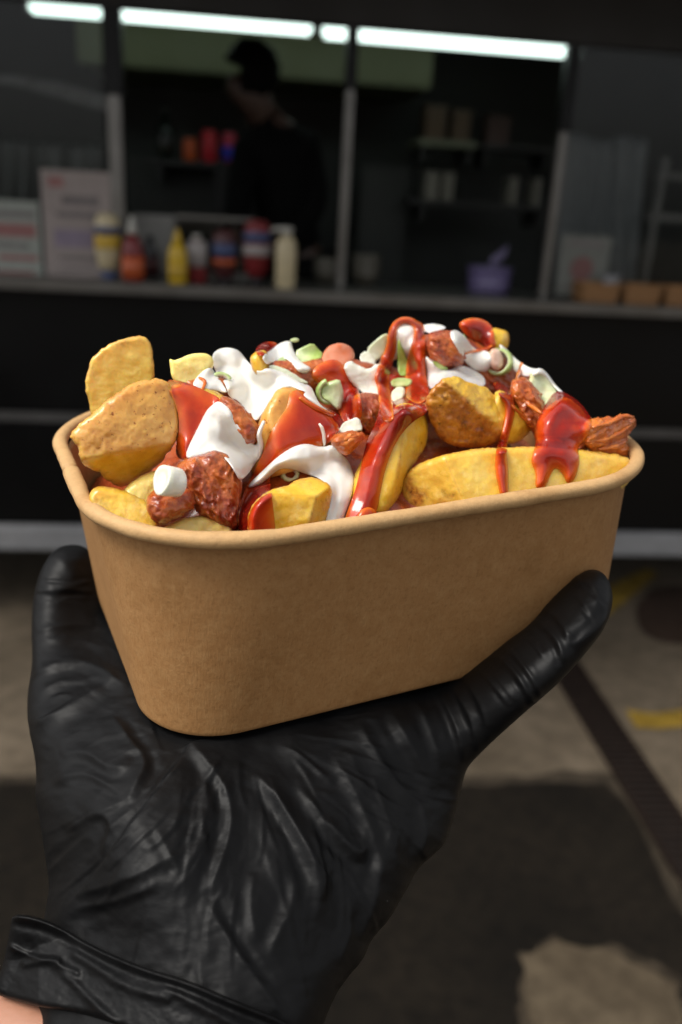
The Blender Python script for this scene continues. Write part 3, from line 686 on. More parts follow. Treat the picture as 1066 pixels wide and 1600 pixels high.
def ring(px, py, v, rad, wid, thk, axis, a0, a1, label, green=.7, glaze=0.0, core=None, sq=1.0):
    """a slice of hollow stem: a curved band; axis is its direction in camera axes (right, down, forward)"""
    c = at_v(np.array([px]), np.array([py]), v)[0]; ax = np.array(axis, float); ax /= np.linalg.norm(ax); axw = CR@ax
    ref = CR@np.array([0, -1.0, 0]); e1 = ref-axw*(ref@axw); e1 /= np.linalg.norm(e1); e2 = np.cross(axw, e1)
    n = 40; V = []; A = []; m = 8
    for i in range(n+1):
        t = math.radians(a0+(a1-a0)*i/n); dr = e1*math.cos(t)*sq+e2*math.sin(t)
        for k in range(m):
            q = 2*math.pi*k/m; V.append((dr*(rad+thk/2*math.cos(q)*(1+.1*math.sin(5*t)))+axw*(wid/2*np.sign(math.sin(q))*abs(math.sin(q))**.6))/1000); A.append((green*(1.0 if math.cos(q) > -.3 else .35), .35*(math.cos(q) > .5), glaze, 1))
    Fs = [(i*m+k, i*m+(k+1) % m, (i+1)*m+(k+1) % m, (i+1)*m+k) for i in range(n) for k in range(m)]
    Fs += [tuple(range(m))[::-1], tuple(range(n*m, n*m+m))]
    me = mesh_np('onion_ring', np.array(V), Fs)
    at = me.color_attributes.new('data', 'FLOAT_COLOR', 'POINT'); at.data.foreach_set('color', np.array(A, float).ravel())
    o = link_mesh('onion_ring', me, M_ONI, None, c); return tag(o, label, 'onion', OG)

leaf([(460, 549), (474, 542), (489, 536), (497, 545), (506, 552), (500, 566), (479, 572), (466, 566)], 'bright green onion leaf triangle at the top of the heap, right of a white dollop', 2.5, (.85, 0, .3), curve=.05, seed=41)
leaf([(430, 566), (440, 558), (455, 550), (459, 566), (467, 584), (452, 580)], 'green onion leaf under the top white dollop', 2, (.8, 0, .2), seed=42)
leaf([(418, 570), (430, 570), (446, 576), (464, 587), (486, 600), (470, 600), (444, 592), (428, 584)], 'translucent pale onion strip lying across the main white drizzle', 2.2, (.25, 0, 0), seed=43)
leaf([(499, 574), (505, 550), (518, 537), (536, 535), (551, 543), (556, 560), (543, 574), (520, 582)], 'round onion slice glazed orange by sauce at the top centre', 4.5, (.05, .85, 0), R=2.0, T=2.0, curve=.02, seed=44, smooth=2)
leaf([(571, 548), (586, 532), (601, 521), (609, 523), (606, 546), (590, 566), (578, 560)], 'pale green onion wedge behind the red sauce loop', 1.5, (.42, 0, .2), curve=.03, seed=45)
leaf([(561, 556), (572, 547), (582, 556), (590, 568), (578, 578), (566, 570)], 'small cream onion bit left of the red sauce loop', 2.5, (.1, 0, 0), seed=46)
leaf([(536, 572), (547, 562), (560, 570), (575, 578), (592, 566), (604, 574), (599, 586), (592, 594), (600, 608), (597, 625), (578, 622), (562, 611), (550, 600), (541, 585)], 'white ribbed onion fan just left of the main red stream', 3.0, (.02, 0, 0), R=1.4, T=1.6, curve=.04, ang=-60, seed=47)
leaf([(496, 606), (512, 597), (530, 591), (535, 604), (538, 618), (531, 644), (518, 632), (504, 622)], 'green squarish onion stem piece at the centre of the heap', 4.0, (.62, 0, -.25), R=1.4, T=2.0, curve=.07, ang=30, seed=48)
leaf([(536, 660), (548, 655), (561, 651), (569, 672), (556, 674), (540, 678), (528, 674)], 'translucent white onion flake above the small orange meat shred', 2.5, (.12, 0, 0), seed=49)
leaf([(674, 563), (686, 566), (702, 575), (694, 581), (680, 573)], 'narrow green onion sliver under the glossy meat lump at the top', 3.0, (1, 0, 0), seed=50)
leaf([(717, 523), (728, 522), (733, 548), (725, 540)], 'green onion sliver beside the bright red blob at the top right', 3.0, (.95, 0, 0), seed=51)
leaf([(806, 600), (820, 590), (824, 606), (812, 616), (804, 610)], 'small olive green onion bit on the stringy meat', 3.0, (.7, .12, 0), seed=52)
leaf([(824, 588), (843, 574), (852, 586), (866, 606), (888, 634), (876, 642), (858, 642), (846, 630), (834, 612)], 'ribbed pale green onion stem, sauce tinted at its lower end, on the right shoulder', 3.5, (.55, .1, 0), R=1.8, T=2.2, curve=.06, ang=-40, seed=53)
ring(514, 612, float(gsample(VM, np.array([505.]), np.array([612.]))[0])+0, 3.3, 2.4, 1.3, (.3, .3, -1), 20, 230, 'green onion ring edge round the left of the squarish stem piece', .85)
ring(780, 566, float(gsample(VM, np.array([780.]), np.array([566.]))[0])-2.0, 3.9, 5.0, 1.5, (-.45, .05, -1), 0, 350, 'green onion ring with sauce in it at the upper right of the heap', .8)
leaf([(764, 548), (772, 544), (782, 546), (788, 560), (786, 574), (776, 580), (766, 574)], 'pinkish orange onion heart inside the upper right onion ring', 3.6, (.05, .5, 0), R=2, T=2, seed=54, smooth=2)
ring(345, 601, float(gsample(VM, np.array([345.]), np.array([601.]))[0])+1.5, 3.0, 2.2, 1.2, (.2, .1, -1), -60, 150, 'green onion ring edge below the big top left dollop', .8)
ring(453, 741, float(gsample(VM, np.array([453.]), np.array([741.]))[0])+.3, 2.0, 3.2, 1.5, (.15, -.3, -1), 0, 350, 'small olive onion ring tucked under the white arc', .6, glaze=.12)
# white stub of stem
def stub():
    a = at_v(np.array([252.0]), np.array([749.0]), -49.5)[0]; b = at_v(np.array([280.0]), np.array([756.0]), -48.0)[0]
    ax = (b-a); L = np.linalg.norm(ax); ax /= L; up = CR@np.array([0, -1.0, 0]); e1 = up-ax*(up@ax); e1 /= np.linalg.norm(e1); e2 = np.cross(ax, e1); c = (a+b)/2
    prof_ = [(-.47, .0), (-.46, .40), (-.47, .62), (-.5, .80), (-.5, .95), (-.48, .99), (-.2, 1.0), (0, .98), (.2, .97), (.46, .955), (.49, .93), (.495, .80), (.47, .6), (.46, .0)]
    n = 28; V = []; A = []
    for (t, r) in prof_:
        for k in range(n):
            q = 2*math.pi*k/n; rr_ = r*.0036*(1+.04*math.sin(3*q+t*4)); V.append(ax*L*t+e1*math.cos(q)*rr_+e2*math.sin(q)*rr_*.9); A.append((.12 if t < -.45 else .0, .15*(t < -.46 and .6 < r < .8), 0, 1))
    Fs = [(i*n+k, i*n+(k+1) % n, (i+1)*n+(k+1) % n, (i+1)*n+k) for i in range(len(prof_)-1) for k in range(n)]
    me = mesh_np('onion_stub', np.array(V), Fs); at = me.color_attributes.new('data', 'FLOAT_COLOR', 'POINT'); at.data.foreach_set('color', np.array(A, float).ravel())
    tag(link_mesh('onion_stub', me, M_ONI, None, c), 'white onion stub sitting on the red meat near the front left rim', 'onion', OG)
stub()

# ------------------------------------------------------------------ white sauce
drape('white_sauce', sd_poly([(331, 563), (334, 549), (352, 542), (373, 546), (385, 562), (397, 576), (407, 581), (419, 573), (446, 583), (470, 599), (486, 602), (492, 616), (500, 632), (516, 644), (530, 650), (512, 646), (494, 634), (478, 622), (468, 609), (456, 604), (440, 606), (424, 624), (410, 646), (402, 660), (388, 646), (372, 625), (358, 622), (352, 598), (337, 582)]),
      'big white dollop at the top left trailing right across the heap', 'white sauce', M_WHI, thick=5.2, R=7, blur=8, group=WG, seed=61)
drape('white_sauce', sd_poly([(298, 602), (313, 582), (330, 572), (338, 586), (352, 604), (356, 616), (334, 609), (314, 608)]),
      'small white patch left of the big top dollop', 'white sauce', M_WHI, thick=1.8, R=3, blur=6, group=WG, seed=62)
drape('white_sauce', sd_union([sd_poly([(330, 634), (341, 625), (360, 637), (369, 661), (391, 688), (408, 706), (401, 722), (384, 746), (374, 752), (367, 737), (354, 718), (336, 704), (313, 714), (291, 718), (291, 704), (309, 669), (322, 642)]), sd_stroke([(400, 712), (408, 696), (404, 678), (412, 660)], [8, 5, 4, 3])], 6),
      'forked white drizzle over the left red pool and dark meat', 'white sauce', M_WHI, thick=4.2, R=6, blur=12, group=WG, seed=63)
drape('white_sauce', sd_poly([(386, 764), (392, 752), (404, 742), (428, 718), (456, 698), (480, 692), (500, 699), (523, 694), (532, 708), (545, 720), (552, 738), (554, 750), (550, 776), (538, 806), (532, 832), (504, 834), (510, 806), (516, 786), (518, 762), (498, 746), (478, 741), (460, 734), (440, 731), (426, 741), (408, 757)]),
      'white arc curling over the small yellow potato cube down to the front rim', 'white sauce', M_WHI, thick=3.8, R=4.5, blur=6, group=WG, seed=64)
drape('white_sauce', sd_poly([(408, 556), (424, 548), (436, 536), (455, 531), (458, 546), (464, 558), (474, 568), (488, 575), (480, 584), (466, 582), (455, 566), (444, 559), (432, 565), (416, 571)]),
      'white dollop with a green thread at the top edge, centre left', 'white sauce', M_WHI, thick=2.6, R=3.5, blur=6, group=WG, seed=65)
drape('white_sauce', sd_poly([(663, 552), (678, 568), (697, 581), (722, 569), (746, 580), (760, 592), (758, 606), (736, 600), (708, 588), (688, 596), (671, 612), (668, 588)]),
      'white drizzle above the crusty brown potato chunk', 'white sauce', M_WHI, thick=2.6, R=3.5, blur=5, group=WG, seed=66)
drape('white_sauce', sd_poly([(655, 510), (672, 505), (690, 507), (700, 513), (682, 517), (668, 522)]),
      'thin white smear at the very top, right of the sauce loop', 'white sauce', M_WHI, thick=1.6, R=2, blur=5, group=WG, seed=67)
drape('white_sauce', sd_poly([(700, 520), (712, 514), (728, 526), (740, 546), (764, 548), (770, 562), (764, 582), (744, 580), (730, 570), (718, 552)]),
      'white dollop between the glossy meat lump and the upper right onion ring', 'white sauce', M_WHI, thick=2.4, R=3.5, blur=5, group=WG, seed=68)
drape('white_sauce', sd_poly([(778, 536), (790, 543), (801, 556), (815, 568), (834, 577), (846, 574), (858, 586), (867, 600), (884, 616), (872, 612), (858, 596), (846, 583), (826, 590), (806, 582), (794, 570), (786, 552)]),
      'white sauce along the right shoulder of the heap', 'white sauce', M_WHI, thick=1.8, R=2.5, blur=5, group=WG, seed=69)

# ------------------------------------------------------------------ the loop of red sauce at the top, round a white heart
drape('white_sauce', sd_poly([(616, 506), (652, 504), (656, 526), (648, 545), (638, 566), (626, 556), (612, 566), (612, 530)]),
      'white sauce filling the red loop at the top of the heap', 'white sauce', M_WHI, thick=3.5, R=4, blur=8, group=WG, seed=70, low=1.5)
leaf([(622, 526), (629, 544), (638, 564), (638, 588), (623, 588), (621, 560)], 'dark green onion strip inside the red sauce loop', 2.2, (1, 0, 0), seed=55)
drape('red_sauce', sd_union([sd_stroke([(597, 592), (602, 570), (612, 545), (613, 516), (624, 501), (641, 500), (655, 512)], [11, 11, 8.5, 6.5, 5.5, 5.5, 6.5]), sd_stroke([(655, 512), (655, 535), (650, 562), (650, 590), (652, 612)], [6.5, 11, 14, 17, 19]), sd_stroke([(597, 590), (602, 620), (606, 650)], [9, 11, 10])], 6),
      'looped string of amber red sauce rising at the top of the heap', 'red sauce', M_KET, thick=2.6, R=2.8, blur=4, group=RG, seed=71, thin=2.0)
leaf([(610, 594), (626, 590), (645, 592), (642, 602), (624, 606), (612, 604)], 'green onion band below the red sauce loop', 1.6, (.8, .1, 0), seed=56)
leaf([(611, 612), (622, 603), (634, 606), (632, 620), (620, 630), (611, 626)], 'pale yellow onion disc stuck in the main red stream', 1.4, (.3, .12, 0), R=1.2, seed=57, smooth=2)
leaf([(452, 531), (460, 528), (467, 529), (467, 534), (458, 535)], 'tiny green thread curling off the top white dollop', 1.5, (.6, 0, 0), seed=58)
drape('red_sauce', sd_stroke([(312, 590), (322, 596), (318, 606)], [2, 3, 2.5]), 'short red streak across the small white patch at the left', 'red sauce', M_KET, thick=.8, R=1.2, blur=3, group=RG, seed=91)
drape('red_sauce', sd_stroke([(728, 552), (742, 549), (758, 546), (768, 541)], [2, 2.6, 2.6, 2]), 'thin red thread across the upper right white dollop', 'red sauce', M_KET, thick=.8, R=1.2, blur=3, group=RG, seed=92)
drape('red_sauce', sd_stroke([(470, 622), (482, 630), (500, 640), (520, 648)], [3, 4, 4, 3]), 'thin red smear along the lower edge of the trailing white dollop', 'red sauce', M_KET, thick=.9, R=1.6, blur=3, group=RG, seed=93)
drape('red_sauce', sd_poly([(560, 800), (575, 790), (592, 800), (588, 822), (552, 826)]), 'small red puddle at the front rim below the main stream', 'red sauce', M_KET, thick=1.4, R=3, blur=5, group=RG, seed=94)
def shred(pts, v, rad, label):
    P = np.array(pts, float); W = at_v(P[:, 0], P[:, 1], np.full(len(P), v)); c = W.mean(0)
    b = MB(); b.tube([tuple(q) for q in W-c], rad, 8); o = b.build('onion_shred', M_ONI, None, c, True)
    at = o.data.color_attributes.new('data', 'FLOAT_COLOR', 'POINT'); tag(o, label, 'onion', OG)
    at.data.foreach_set('color', np.tile([0.0, 0, 0, 1], len(o.data.vertices)))
vs_ = float(gsample(VM, np.array([504.]), np.array([680.]))[0])-.6
shred([(499, 662), (503, 668), (506, 678), (507, 690), (507, 696)], vs_, [.0003, .0005, .0005, .0005, .0003], 'thin white onion shred on the red glazed central potato')

def meat_shred(pts, dv, rad, label):
    P = np.array(pts, float); v = gsample(VM, P[:, 0], P[:, 1]); v = np.minimum(v, np.median(v)+3)-dv
    Q = [P[0]]; Vv = [v[0]]
    for i in range(len(P)-1):
        for k in range(1, 5): Q.append(P[i]+(P[i+1]-P[i])*k/4); Vv.append(v[i]+(v[i+1]-v[i])*k/4)
    Q = np.array(Q); Q = Q+.9*np.stack([n2(Q[:, 0], Q[:, 1], 5, 2, 3), n2(Q[:, 0], Q[:, 1], 5, 2, 8)], 1); W = at_v(Q[:, 0], Q[:, 1], np.array(Vv)); c = W.mean(0); n = len(Q)
    b = MB(); b.tube([tuple(q) for q in W-c], [rad*(.45+.75*math.sin(math.pi*(i+.3)/n))*(1+.25*math.sin(i*2.1)) for i in range(n)], 8); o = b.build('meat_shred', M_MEAT, None, c, True)
    at = o.data.color_attributes.new('data', 'FLOAT_COLOR', 'POINT'); at.data.foreach_set('color', np.tile([.3, 0, .85, 1], len(o.data.vertices))); tag(o, label, 'pulled meat', 'loose shreds of pulled meat')
meat_shred([(806, 598), (812, 580), (816, 566)], .3, .00055, 'thin meat fibre pointing straight up at the right, beside the ribbed green onion')
meat_shred([(803, 618), (824, 630), (846, 646)], .5, .0006, 'orange meat fibre lying across the stringy meat below the olive onion bit')
meat_shred([(800, 634), (818, 652), (832, 668)], .5, .0005, 'lower meat fibre on the stringy meat, above the long wedge')
meat_shred([(926, 668), (950, 662), (974, 650), (990, 652)], .8, .0007, 'topmost meat fibre along the frayed tuft over the right rim')
meat_shred([(918, 690), (944, 688), (970, 676), (986, 664)], .8, .0006, 'middle meat fibre across the frayed tuft over the right rim')
meat_shred([(936, 702), (962, 698), (980, 688)], .8, .0006, 'lowest meat fibre on the frayed tuft by the rim')
meat_shred([(524, 696), (540, 686), (560, 682)], .5, .0005, 'meat fibre across the small shred right of the white arc')

# ------------------------------------------------------------------ the arm: bare wrist, black glove with a turned cuff
def rbf(pts, vals):
    P = np.array(pts, float)/100; n = len(P)
    def U(r): return np.where(r > 1e-9, r*r*np.log(np.maximum(r, 1e-9)), 0)
    K = U(np.linalg.norm(P[:, None]-P[None], axis=2))+np.eye(n)*.02; Q = np.c_[np.ones(n), P]
    A = np.block([[K, Q], [Q.T, np.zeros((3, 3))]]); cf = np.linalg.solve(A, np.r_[vals, 0, 0, 0])
    def f(X, Y):
        x, y = np.ravel(X)/100, np.ravel(Y)/100; out = cf[n]+cf[n+1]*x+cf[n+2]*y
        for k in range(n): out = out+cf[k]*U(np.hypot(x-P[k, 0], y-P[k, 1]))
        return out.reshape(np.shape(X))
    return f
hid = [(216, 1105), (260, 1138), (344, 1153), (440, 1132), (530, 1109), (620, 1082), (680, 1062), (300, 1060), (420, 1040), (520, 1010), (600, 990), (640, 1030), (240, 1010), (360, 980), (470, 950)]
hd = [float(plane_depth(np.array([x], float), np.array([y], float))[0])+1.0 for x, y in hid]
vis = [((105, 872), 284), ((98, 940), 279), ((96, 1000), 270), ((150, 985), 281), ((104, 1060), 256), ((185, 1050), 254), ((120, 1120), 240), ((190, 1140), 229), ((110, 1220), 222), ((180, 1250), 208), ((110, 1340), 211), ((200, 1380), 196), ((320, 1230), 213), ((340, 1330), 202), ((340, 1440), 192), ((150, 1440), 202), ((100, 1520), 199), ((250, 1520), 188), ((380, 1560), 184), ((250, 1680), 178), ((440, 1200), 222), ((470, 1290), 212), ((480, 1400), 202), ((480, 1520), 192), ((450, 1680), 182),
       ((560, 1160), 231), ((640, 1140), 234), ((620, 1250), 225), ((590, 1350), 214), ((540, 1450), 205), ((720, 1120), 237), ((690, 1230), 232), ((760, 1080), 233), ((820, 1030), 232), ((880, 965), 233), ((930, 920), 236)]
hdep = rbf(hid+[p for p, _ in vis], hd+[d for _, d in vis])
hand_poly = [(105, 850), (84, 858), (66, 884), (52, 925), (48, 987), (52, 1034), (43, 1080), (42, 1124), (52, 1171), (57, 1208), (54, 1245), (62, 1281), (70, 1339), (78, 1386), (72, 1425), (60, 1500), (45, 1600), (30, 1720), (470, 1720), (490, 1650), (505, 1600), (525, 1553), (548, 1522), (569, 1497), (581, 1466), (606, 1441), (634, 1391), (656, 1353), (694, 1322), (706, 1291), (718, 1247), (728, 1201), (750, 1178), (775, 1154), (831, 1104), (872, 1070), (904, 1036), (938, 992), (955, 958), (958, 926), (950, 904), (937, 891), (918, 890), (896, 900), (862, 932), (831, 975), (787, 1006), (748, 1034), (704, 1050), (660, 1020), (620, 975), (560, 945), (470, 930), (380, 950), (280, 975), (215, 985), (188, 960), (168, 905), (150, 868), (130, 851)]
hsd = sd_poly(hand_poly, 2)
def hand_fields(X, Y, d):
    m = hdep(X, Y); dm = d*.185; R = 10.5
    fr = m+R*(1-prof(dm/R)); bk = m+R+10.5*prof(dm/10.5)+13*np.clip((dm-10)/22, 0, 1)**.8
    return fr, bk
hme, horg, _ = relief_mesh('glove', hsd, 4, hand_fields, at_d)
# three fingers carrying the base from below and curling up behind the box
hb = bmesh.new(); hb.from_mesh(hme)
def finger(pts, rads):
    W = b2w(np.array(pts, float))-horg; b = MB()
    P = [Vector(p) for p in W]; Q = []; S = []
    for i in range(len(P)-1):
        for k in range(8):
            t = k/8; Q.append(P[i].lerp(P[i+1], t)); S.append((rads[i]*(1-t)+rads[i+1]*t)/1000)
    Q.append(P[-1]); S.append(rads[-1]/1000)
    for _ in range(6):
        Q = [Q[0]]+[(Q[i-1]+Q[i]*2+Q[i+1])/4 for i in range(1, len(Q)-1)]+[Q[-1]]
    d = (Q[-1]-Q[-2]).normalized()
    for k in (1, 2, 3, 4): Q.append(Q[-1]+d*S[len(S)-k]*0.25); S.append(rads[-1]/1000*math.sqrt(max(.02, 1-(k/4)**2)))
    b.tube(Q, S, 20); me = bpy.data.meshes.new('f'); bmesh.ops.recalc_face_normals(b.bm, faces=b.bm.faces); b.bm.to_mesh(me); b.bm.free(); hb.from_mesh(me); bpy.data.meshes.remove(me)
finger([(-50, -10, -14), (-56, 30, -11.5), (-54, 62, -9), (-50, 76, 4), (-48, 77, 24)], [11, 10.5, 10, 9.5, 8.5])
finger([(-25, -10, -14), (-28, 34, -11.5), (-25, 66, -9.5), (-23, 77, 5), (-22, 78, 30)], [11, 10.5, 10, 9.5, 8.5])
finger([(2, -14, -14), (4, 30, -11.5), (8, 64, -9.5), (10, 76, 4), (10, 77, 25)], [11, 10.5, 10, 9.5, 8.5])
hb.to_mesh(hme); hb.free()
tmp = bpy.data.objects.new('tmp', hme); COL.objects.link(tmp)
rm = tmp.modifiers.new('r', 'REMESH'); rm.mode = 'VOXEL'; rm.voxel_size = .0005
sm = tmp.modifiers.new('s', 'SMOOTH'); sm.factor = .5; sm.iterations = 14
dg = bpy.context.evaluated_depsgraph_get(); gme = bpy.data.meshes.new_from_object(tmp.evaluated_get(dg))
bpy.data.objects.remove(tmp)
# folds of the loose glove: ridges with a valley beside them
FX0, FX1, FY0, FY1, FS = 20, 980, 830, 1640, 2
fxs = np.arange(FX0, FX1, FS); fys = np.arange(FY0, FY1, FS); FXX, FYY = np.meshgrid(fxs.astype(float), fys.astype(float)); FH = np.zeros(FXX.shape)
def fold(pts, w=7.0, a=1.0, valley=.7, side=1):
    P = np.array(pts, float)
    for _ in range(2):
        Q = [P[0]]
        for i in range(len(P)-1): Q += [.75*P[i]+.25*P[i+1], .25*P[i]+.75*P[i+1]]
        Q.append(P[-1]); P = np.array(Q)
    seg = np.linalg.norm(np.diff(P, axis=0), axis=1); cum = np.r_[0, np.cumsum(seg)]; L = cum[-1]
    x0, x1, y0, y1 = P[:, 0].min()-5*w, P[:, 0].max()+5*w, P[:, 1].min()-5*w, P[:, 1].max()+5*w
    ix = (fxs >= x0) & (fxs <= x1); iy = (fys >= y0) & (fys <= y1)
    if not ix.any() or not iy.any(): return
    sl_ = np.ix_(iy, ix); X, Y = FXX[sl_], FYY[sl_]
    best = np.full(X.shape, 1e9); sg = np.zeros(X.shape); tt = np.zeros(X.shape)
    for i in range(len(P)-1):
        (ax, ay), (dx, dy) = P[i], P[i+1]-P[i]; wx, wy = X-ax, Y-ay; t = np.clip((wx*dx+wy*dy)/(dx*dx+dy*dy+1e-9), 0, 1)
        dd = np.hypot(wx-t*dx, wy-t*dy); m = dd < best
        best = np.where(m, dd, best); sg = np.where(m, np.sign(dx*wy-dy*wx)*side, sg); tt = np.where(m, (cum[i]+t*seg[i])/L, tt)
    s = best*sg; tap = np.clip(np.sin(np.pi*np.clip(tt, .0, 1))*1.6, 0, 1)**.8
    e = .18*w; q = np.sqrt(s*s+e*e)-e
    h = np.where(s < 0, np.exp(-q/(w*1.9)), np.exp(-q/(w*.62)))*a-.45*valley*a*np.exp(-((s-1.9*w)/(w*1.0))**2)
    FH[sl_] += .78*h*tap
def step_(pts, a=.5, w=3.0, reach=60):
    """a sharp crease: one side lies higher"""
    P = np.array(pts, float); X, Y = FXX, FYY; best = np.full(X.shape, 1e9); sg = np.zeros(X.shape); tt = np.zeros(X.shape)
    for i in range(len(P)-1):
        (ax, ay), (dx, dy) = P[i], P[i+1]-P[i]; wx, wy = X-ax, Y-ay; t = np.clip((wx*dx+wy*dy)/(dx*dx+dy*dy+1e-9), 0, 1)
        dd = np.hypot(wx-t*dx, wy-t*dy); m = dd < best
        best = np.where(m, dd, best); sg = np.where(m, np.sign(dx*wy-dy*wx), sg); tt = np.where(m, (i+t)/(len(P)-1), tt)
    s = best*sg
    FH[:] += a*(np.tanh(s/w)*.5+.5)*np.exp(-np.clip(s, 0, None)/reach)*(s > -4*w)*np.clip(np.sin(np.pi*tt)*2, 0, 1)
FOLDS = [
 ([(284, 1150), (322, 1190), (357, 1240), (363, 1290), (338, 1372), (315, 1404)], 9, 1.5, .7, 1),
 ([(318, 1195), (326, 1258), (312, 1312), (292, 1360)], 8, 1.0, .7, 1),
 ([(173, 1116), (208, 1162), (232, 1190), (214, 1222), (196, 1250)], 7, 1.1, .8, -1),
 ([(95, 1183), (137, 1174), (170, 1202), (210, 1196)], 7, 1.0, .8, 1),
 ([(80, 1225), (130, 1206), (165, 1224), (190, 1240)], 6, .7, .8, 1),
 ([(50, 1136), (105, 1112), (158, 1074), (185, 1060)], 9, 1.3, .8, 1),
 ([(50, 1058), (105, 1033), (158, 1046), (200, 1076)], 9, 1.5, .9, 1),
 ([(52, 1096), (90, 1066), (135, 1058), (180, 1066)], 6, .9, .8, 1),
 ([(54, 990), (105, 976), (165, 984)], 7, 1.0, .8, 1),
 ([(60, 1000), (110, 1000), (170, 1014)], 5, .6, .8, 1),
 ([(62, 925), (110, 918), (150, 930)], 6, .5, .6, 1),
 ([(396, 1206), (446, 1270), (484, 1345), (497, 1412), (488, 1440)], 10, 1.7, .8, 1),
 ([(486, 1300), (504, 1362), (500, 1410)], 7, 1.1, .8, -1),
 ([(500, 1280), (525, 1305), (562, 1344), (580, 1350)], 9, 1.3, .8, 1),
 ([(456, 1360), (459, 1407), (431, 1462), (420, 1500)], 10, 1.2, .7, 1),
 ([(398, 1362), (389, 1420), (400, 1470)], 8, .9, .7, 1),
 ([(318, 1402), (368, 1486), (424, 1562), (450, 1600)], 8, 1.4, .9, -1),
 ([(400, 1206), (462, 1297), (500, 1380), (498, 1400)], 7, .9, .7, 1),
 ([(462, 1225), (525, 1310), (568, 1342), (568, 1300)], 9, 1.3, .8, 1),
 ([(520, 1180), (560, 1250), (590, 1330), (592, 1370)], 9, 1.2, .8, 1),
 ([(604, 1102), (640, 1165), (676, 1232)], 9, 1.3, .9, 1),
 ([(560, 1130), (600, 1200), (650, 1260), (676, 1262)], 9, 1.2, .8, -1),
 ([(581, 1210), (606, 1291), (624, 1335)], 8, 1.0, .8, 1),
 ([(640, 1085), (668, 1130), (690, 1200)], 7, .9, .8, 1),
 ([(688, 1082), (716, 1140), (726, 1192)], 6, 1.2, 1.0, 1),
 ([(704, 1070), (736, 1120), (748, 1176)], 5, .9, 1.0, 1),
 ([(722, 1050), (756, 1112), (764, 1160)], 5, .7, 1.0, 1),
 ([(770, 1018), (808, 1052), (836, 1104)], 5, 1.2, 1.1, 1),
 ([(786, 1006), (826, 1046), (846, 1090)], 5, 1.1, 1.1, 1),
 ([(838, 968), (872, 1000), (884, 1040)], 5, 1.1, 1.1, 1),
 ([(850, 950), (878, 972), (892, 1010)], 4.5, .8, 1.0, 1),
 ([(893, 908), (926, 914), (936, 936), (926, 948)], 5, .8, .9, 1),
 ([(950, 955), (925, 985), (895, 1010)], 5, .8, .9, 1),
 ([(540, 1170), (600, 1290), (630, 1370)], 12, .9, .5, -1),
 ([(110, 1400), (200, 1376), (290, 1330)], 8, .8, .7, 1),
 ([(100, 1300), (160, 1262), (180, 1310)], 8, .8, .7, 1),
 ([(160, 1340), (172, 1290), (210, 1260)], 7, .8, .7, -1),
 ([(240, 1290), (262, 1330), (282, 1370)], 6, .6, .7, 1),
 ([(110, 1420), (180, 1410), (250, 1380)], 7, .7, .7, 1),
 ([(600, 1330), (585, 1400), (560, 1470)], 9, 1.1, .8, 1),
 ([(655, 1250), (668, 1300), (650, 1345)], 8, 1.0, .8, 1),
 ([(540, 1380), (548, 1440), (530, 1510)], 9, .9, .7, 1),
]
for fo in FOLDS: fold(*fo)
for k in range(60):                          # small tension wrinkles fanning out from under the box
    a0 = rng.uniform(.35, 2.7); r0 = rng.uniform(60, 360); L0 = rng.uniform(80, 190); q0 = np.array([390+r0*math.cos(a0)*1.1, 1120+r0*math.sin(a0)])
    if q0[0] > 700 or q0[0] < 50: continue
    a1 = a0+rng.normal(0, .22); q1 = q0+L0*.5*np.array([math.cos(a1), math.sin(a1)]); a2 = a1+rng.normal(0, .22); q2_ = q1+L0*.5*np.array([math.cos(a2), math.sin(a2)])
    fold([q0, q1, q2_], rng.uniform(2.6, 4.6), rng.uniform(.2, .5), .6, rng.choice([-1, 1]))
for k in range(26):                          # wrinkles across the two outer digits
    if k % 2: c0 = np.array([rng.uniform(720, 930), 0]); c0[1] = 1130-(c0[0]-720)*.98+rng.uniform(-14, 14); dr = np.array([.62, .78])
    else: c0 = np.array([rng.uniform(85, 125), rng.uniform(900, 1130)]); dr = np.array([1, -.12+rng.normal(0, .2)])
    L0 = rng.uniform(18, 40); fold([c0-dr*L0, c0+rng.normal(0, 3, 2), c0+dr*L0], rng.uniform(2.2, 3.4), rng.uniform(.25, .5), 1.0, rng.choice([-1, 1]))
step_([(296, 1150), (294, 1166), (250, 1225), (215, 1270), (179, 1323), (140, 1372), (100, 1424)], -.9, 2.2, 50)
# fine radiating wrinkles of thin rubber under tension
thp = np.arctan2(FYY-1120, FXX-380); rp = np.hypot(FYY-1120, FXX-380)
wr = n2(thp*150+18*n2(FXX, FYY, 90, 2, 71), rp*.16, 11, 2, 72); FH += .26*(1-2.2*np.abs(wr))*np.clip((rp-60)/140, 0, 1)*np.clip((740-FXX)/60, 0, 1)*(.5+.8*n2(FXX, FYY, 80, 2, 73))
FH += .25*n2(FXX, FYY*1.5, 30, 3, 74)+.9*n2(FXX*1.3, FYY, 95, 2, 75)
FH = gauss(FH, .6)
nv = len(gme.vertices); co = np.empty(nv*3); gme.vertices.foreach_get('co', co); co = co.reshape(-1, 3)
no = np.empty(nv*3); gme.vertices.foreach_get('normal', no); no = no.reshape(-1, 3)
px, py, dp = w2px(co+horg)
vd = (CAM-(co+horg)); vd /= np.linalg.norm(vd, axis=1)[:, None]; fac = np.clip((no*vd).sum(1)*1.6+.25, 0, 1)
fx = np.clip((px-FX0)/FS, 0, FH.shape[1]-1.001); fy = np.clip((py-FY0)/FS, 0, FH.shape[0]-1.001); i = fx.astype(int); j = fy.astype(int); a = fx-i; b = fy-j
hh = FH[j, i]*(1-a)*(1-b)+FH[j, i+1]*a*(1-b)+FH[j+1, i]*(1-a)*b+FH[j+1, i+1]*a*b
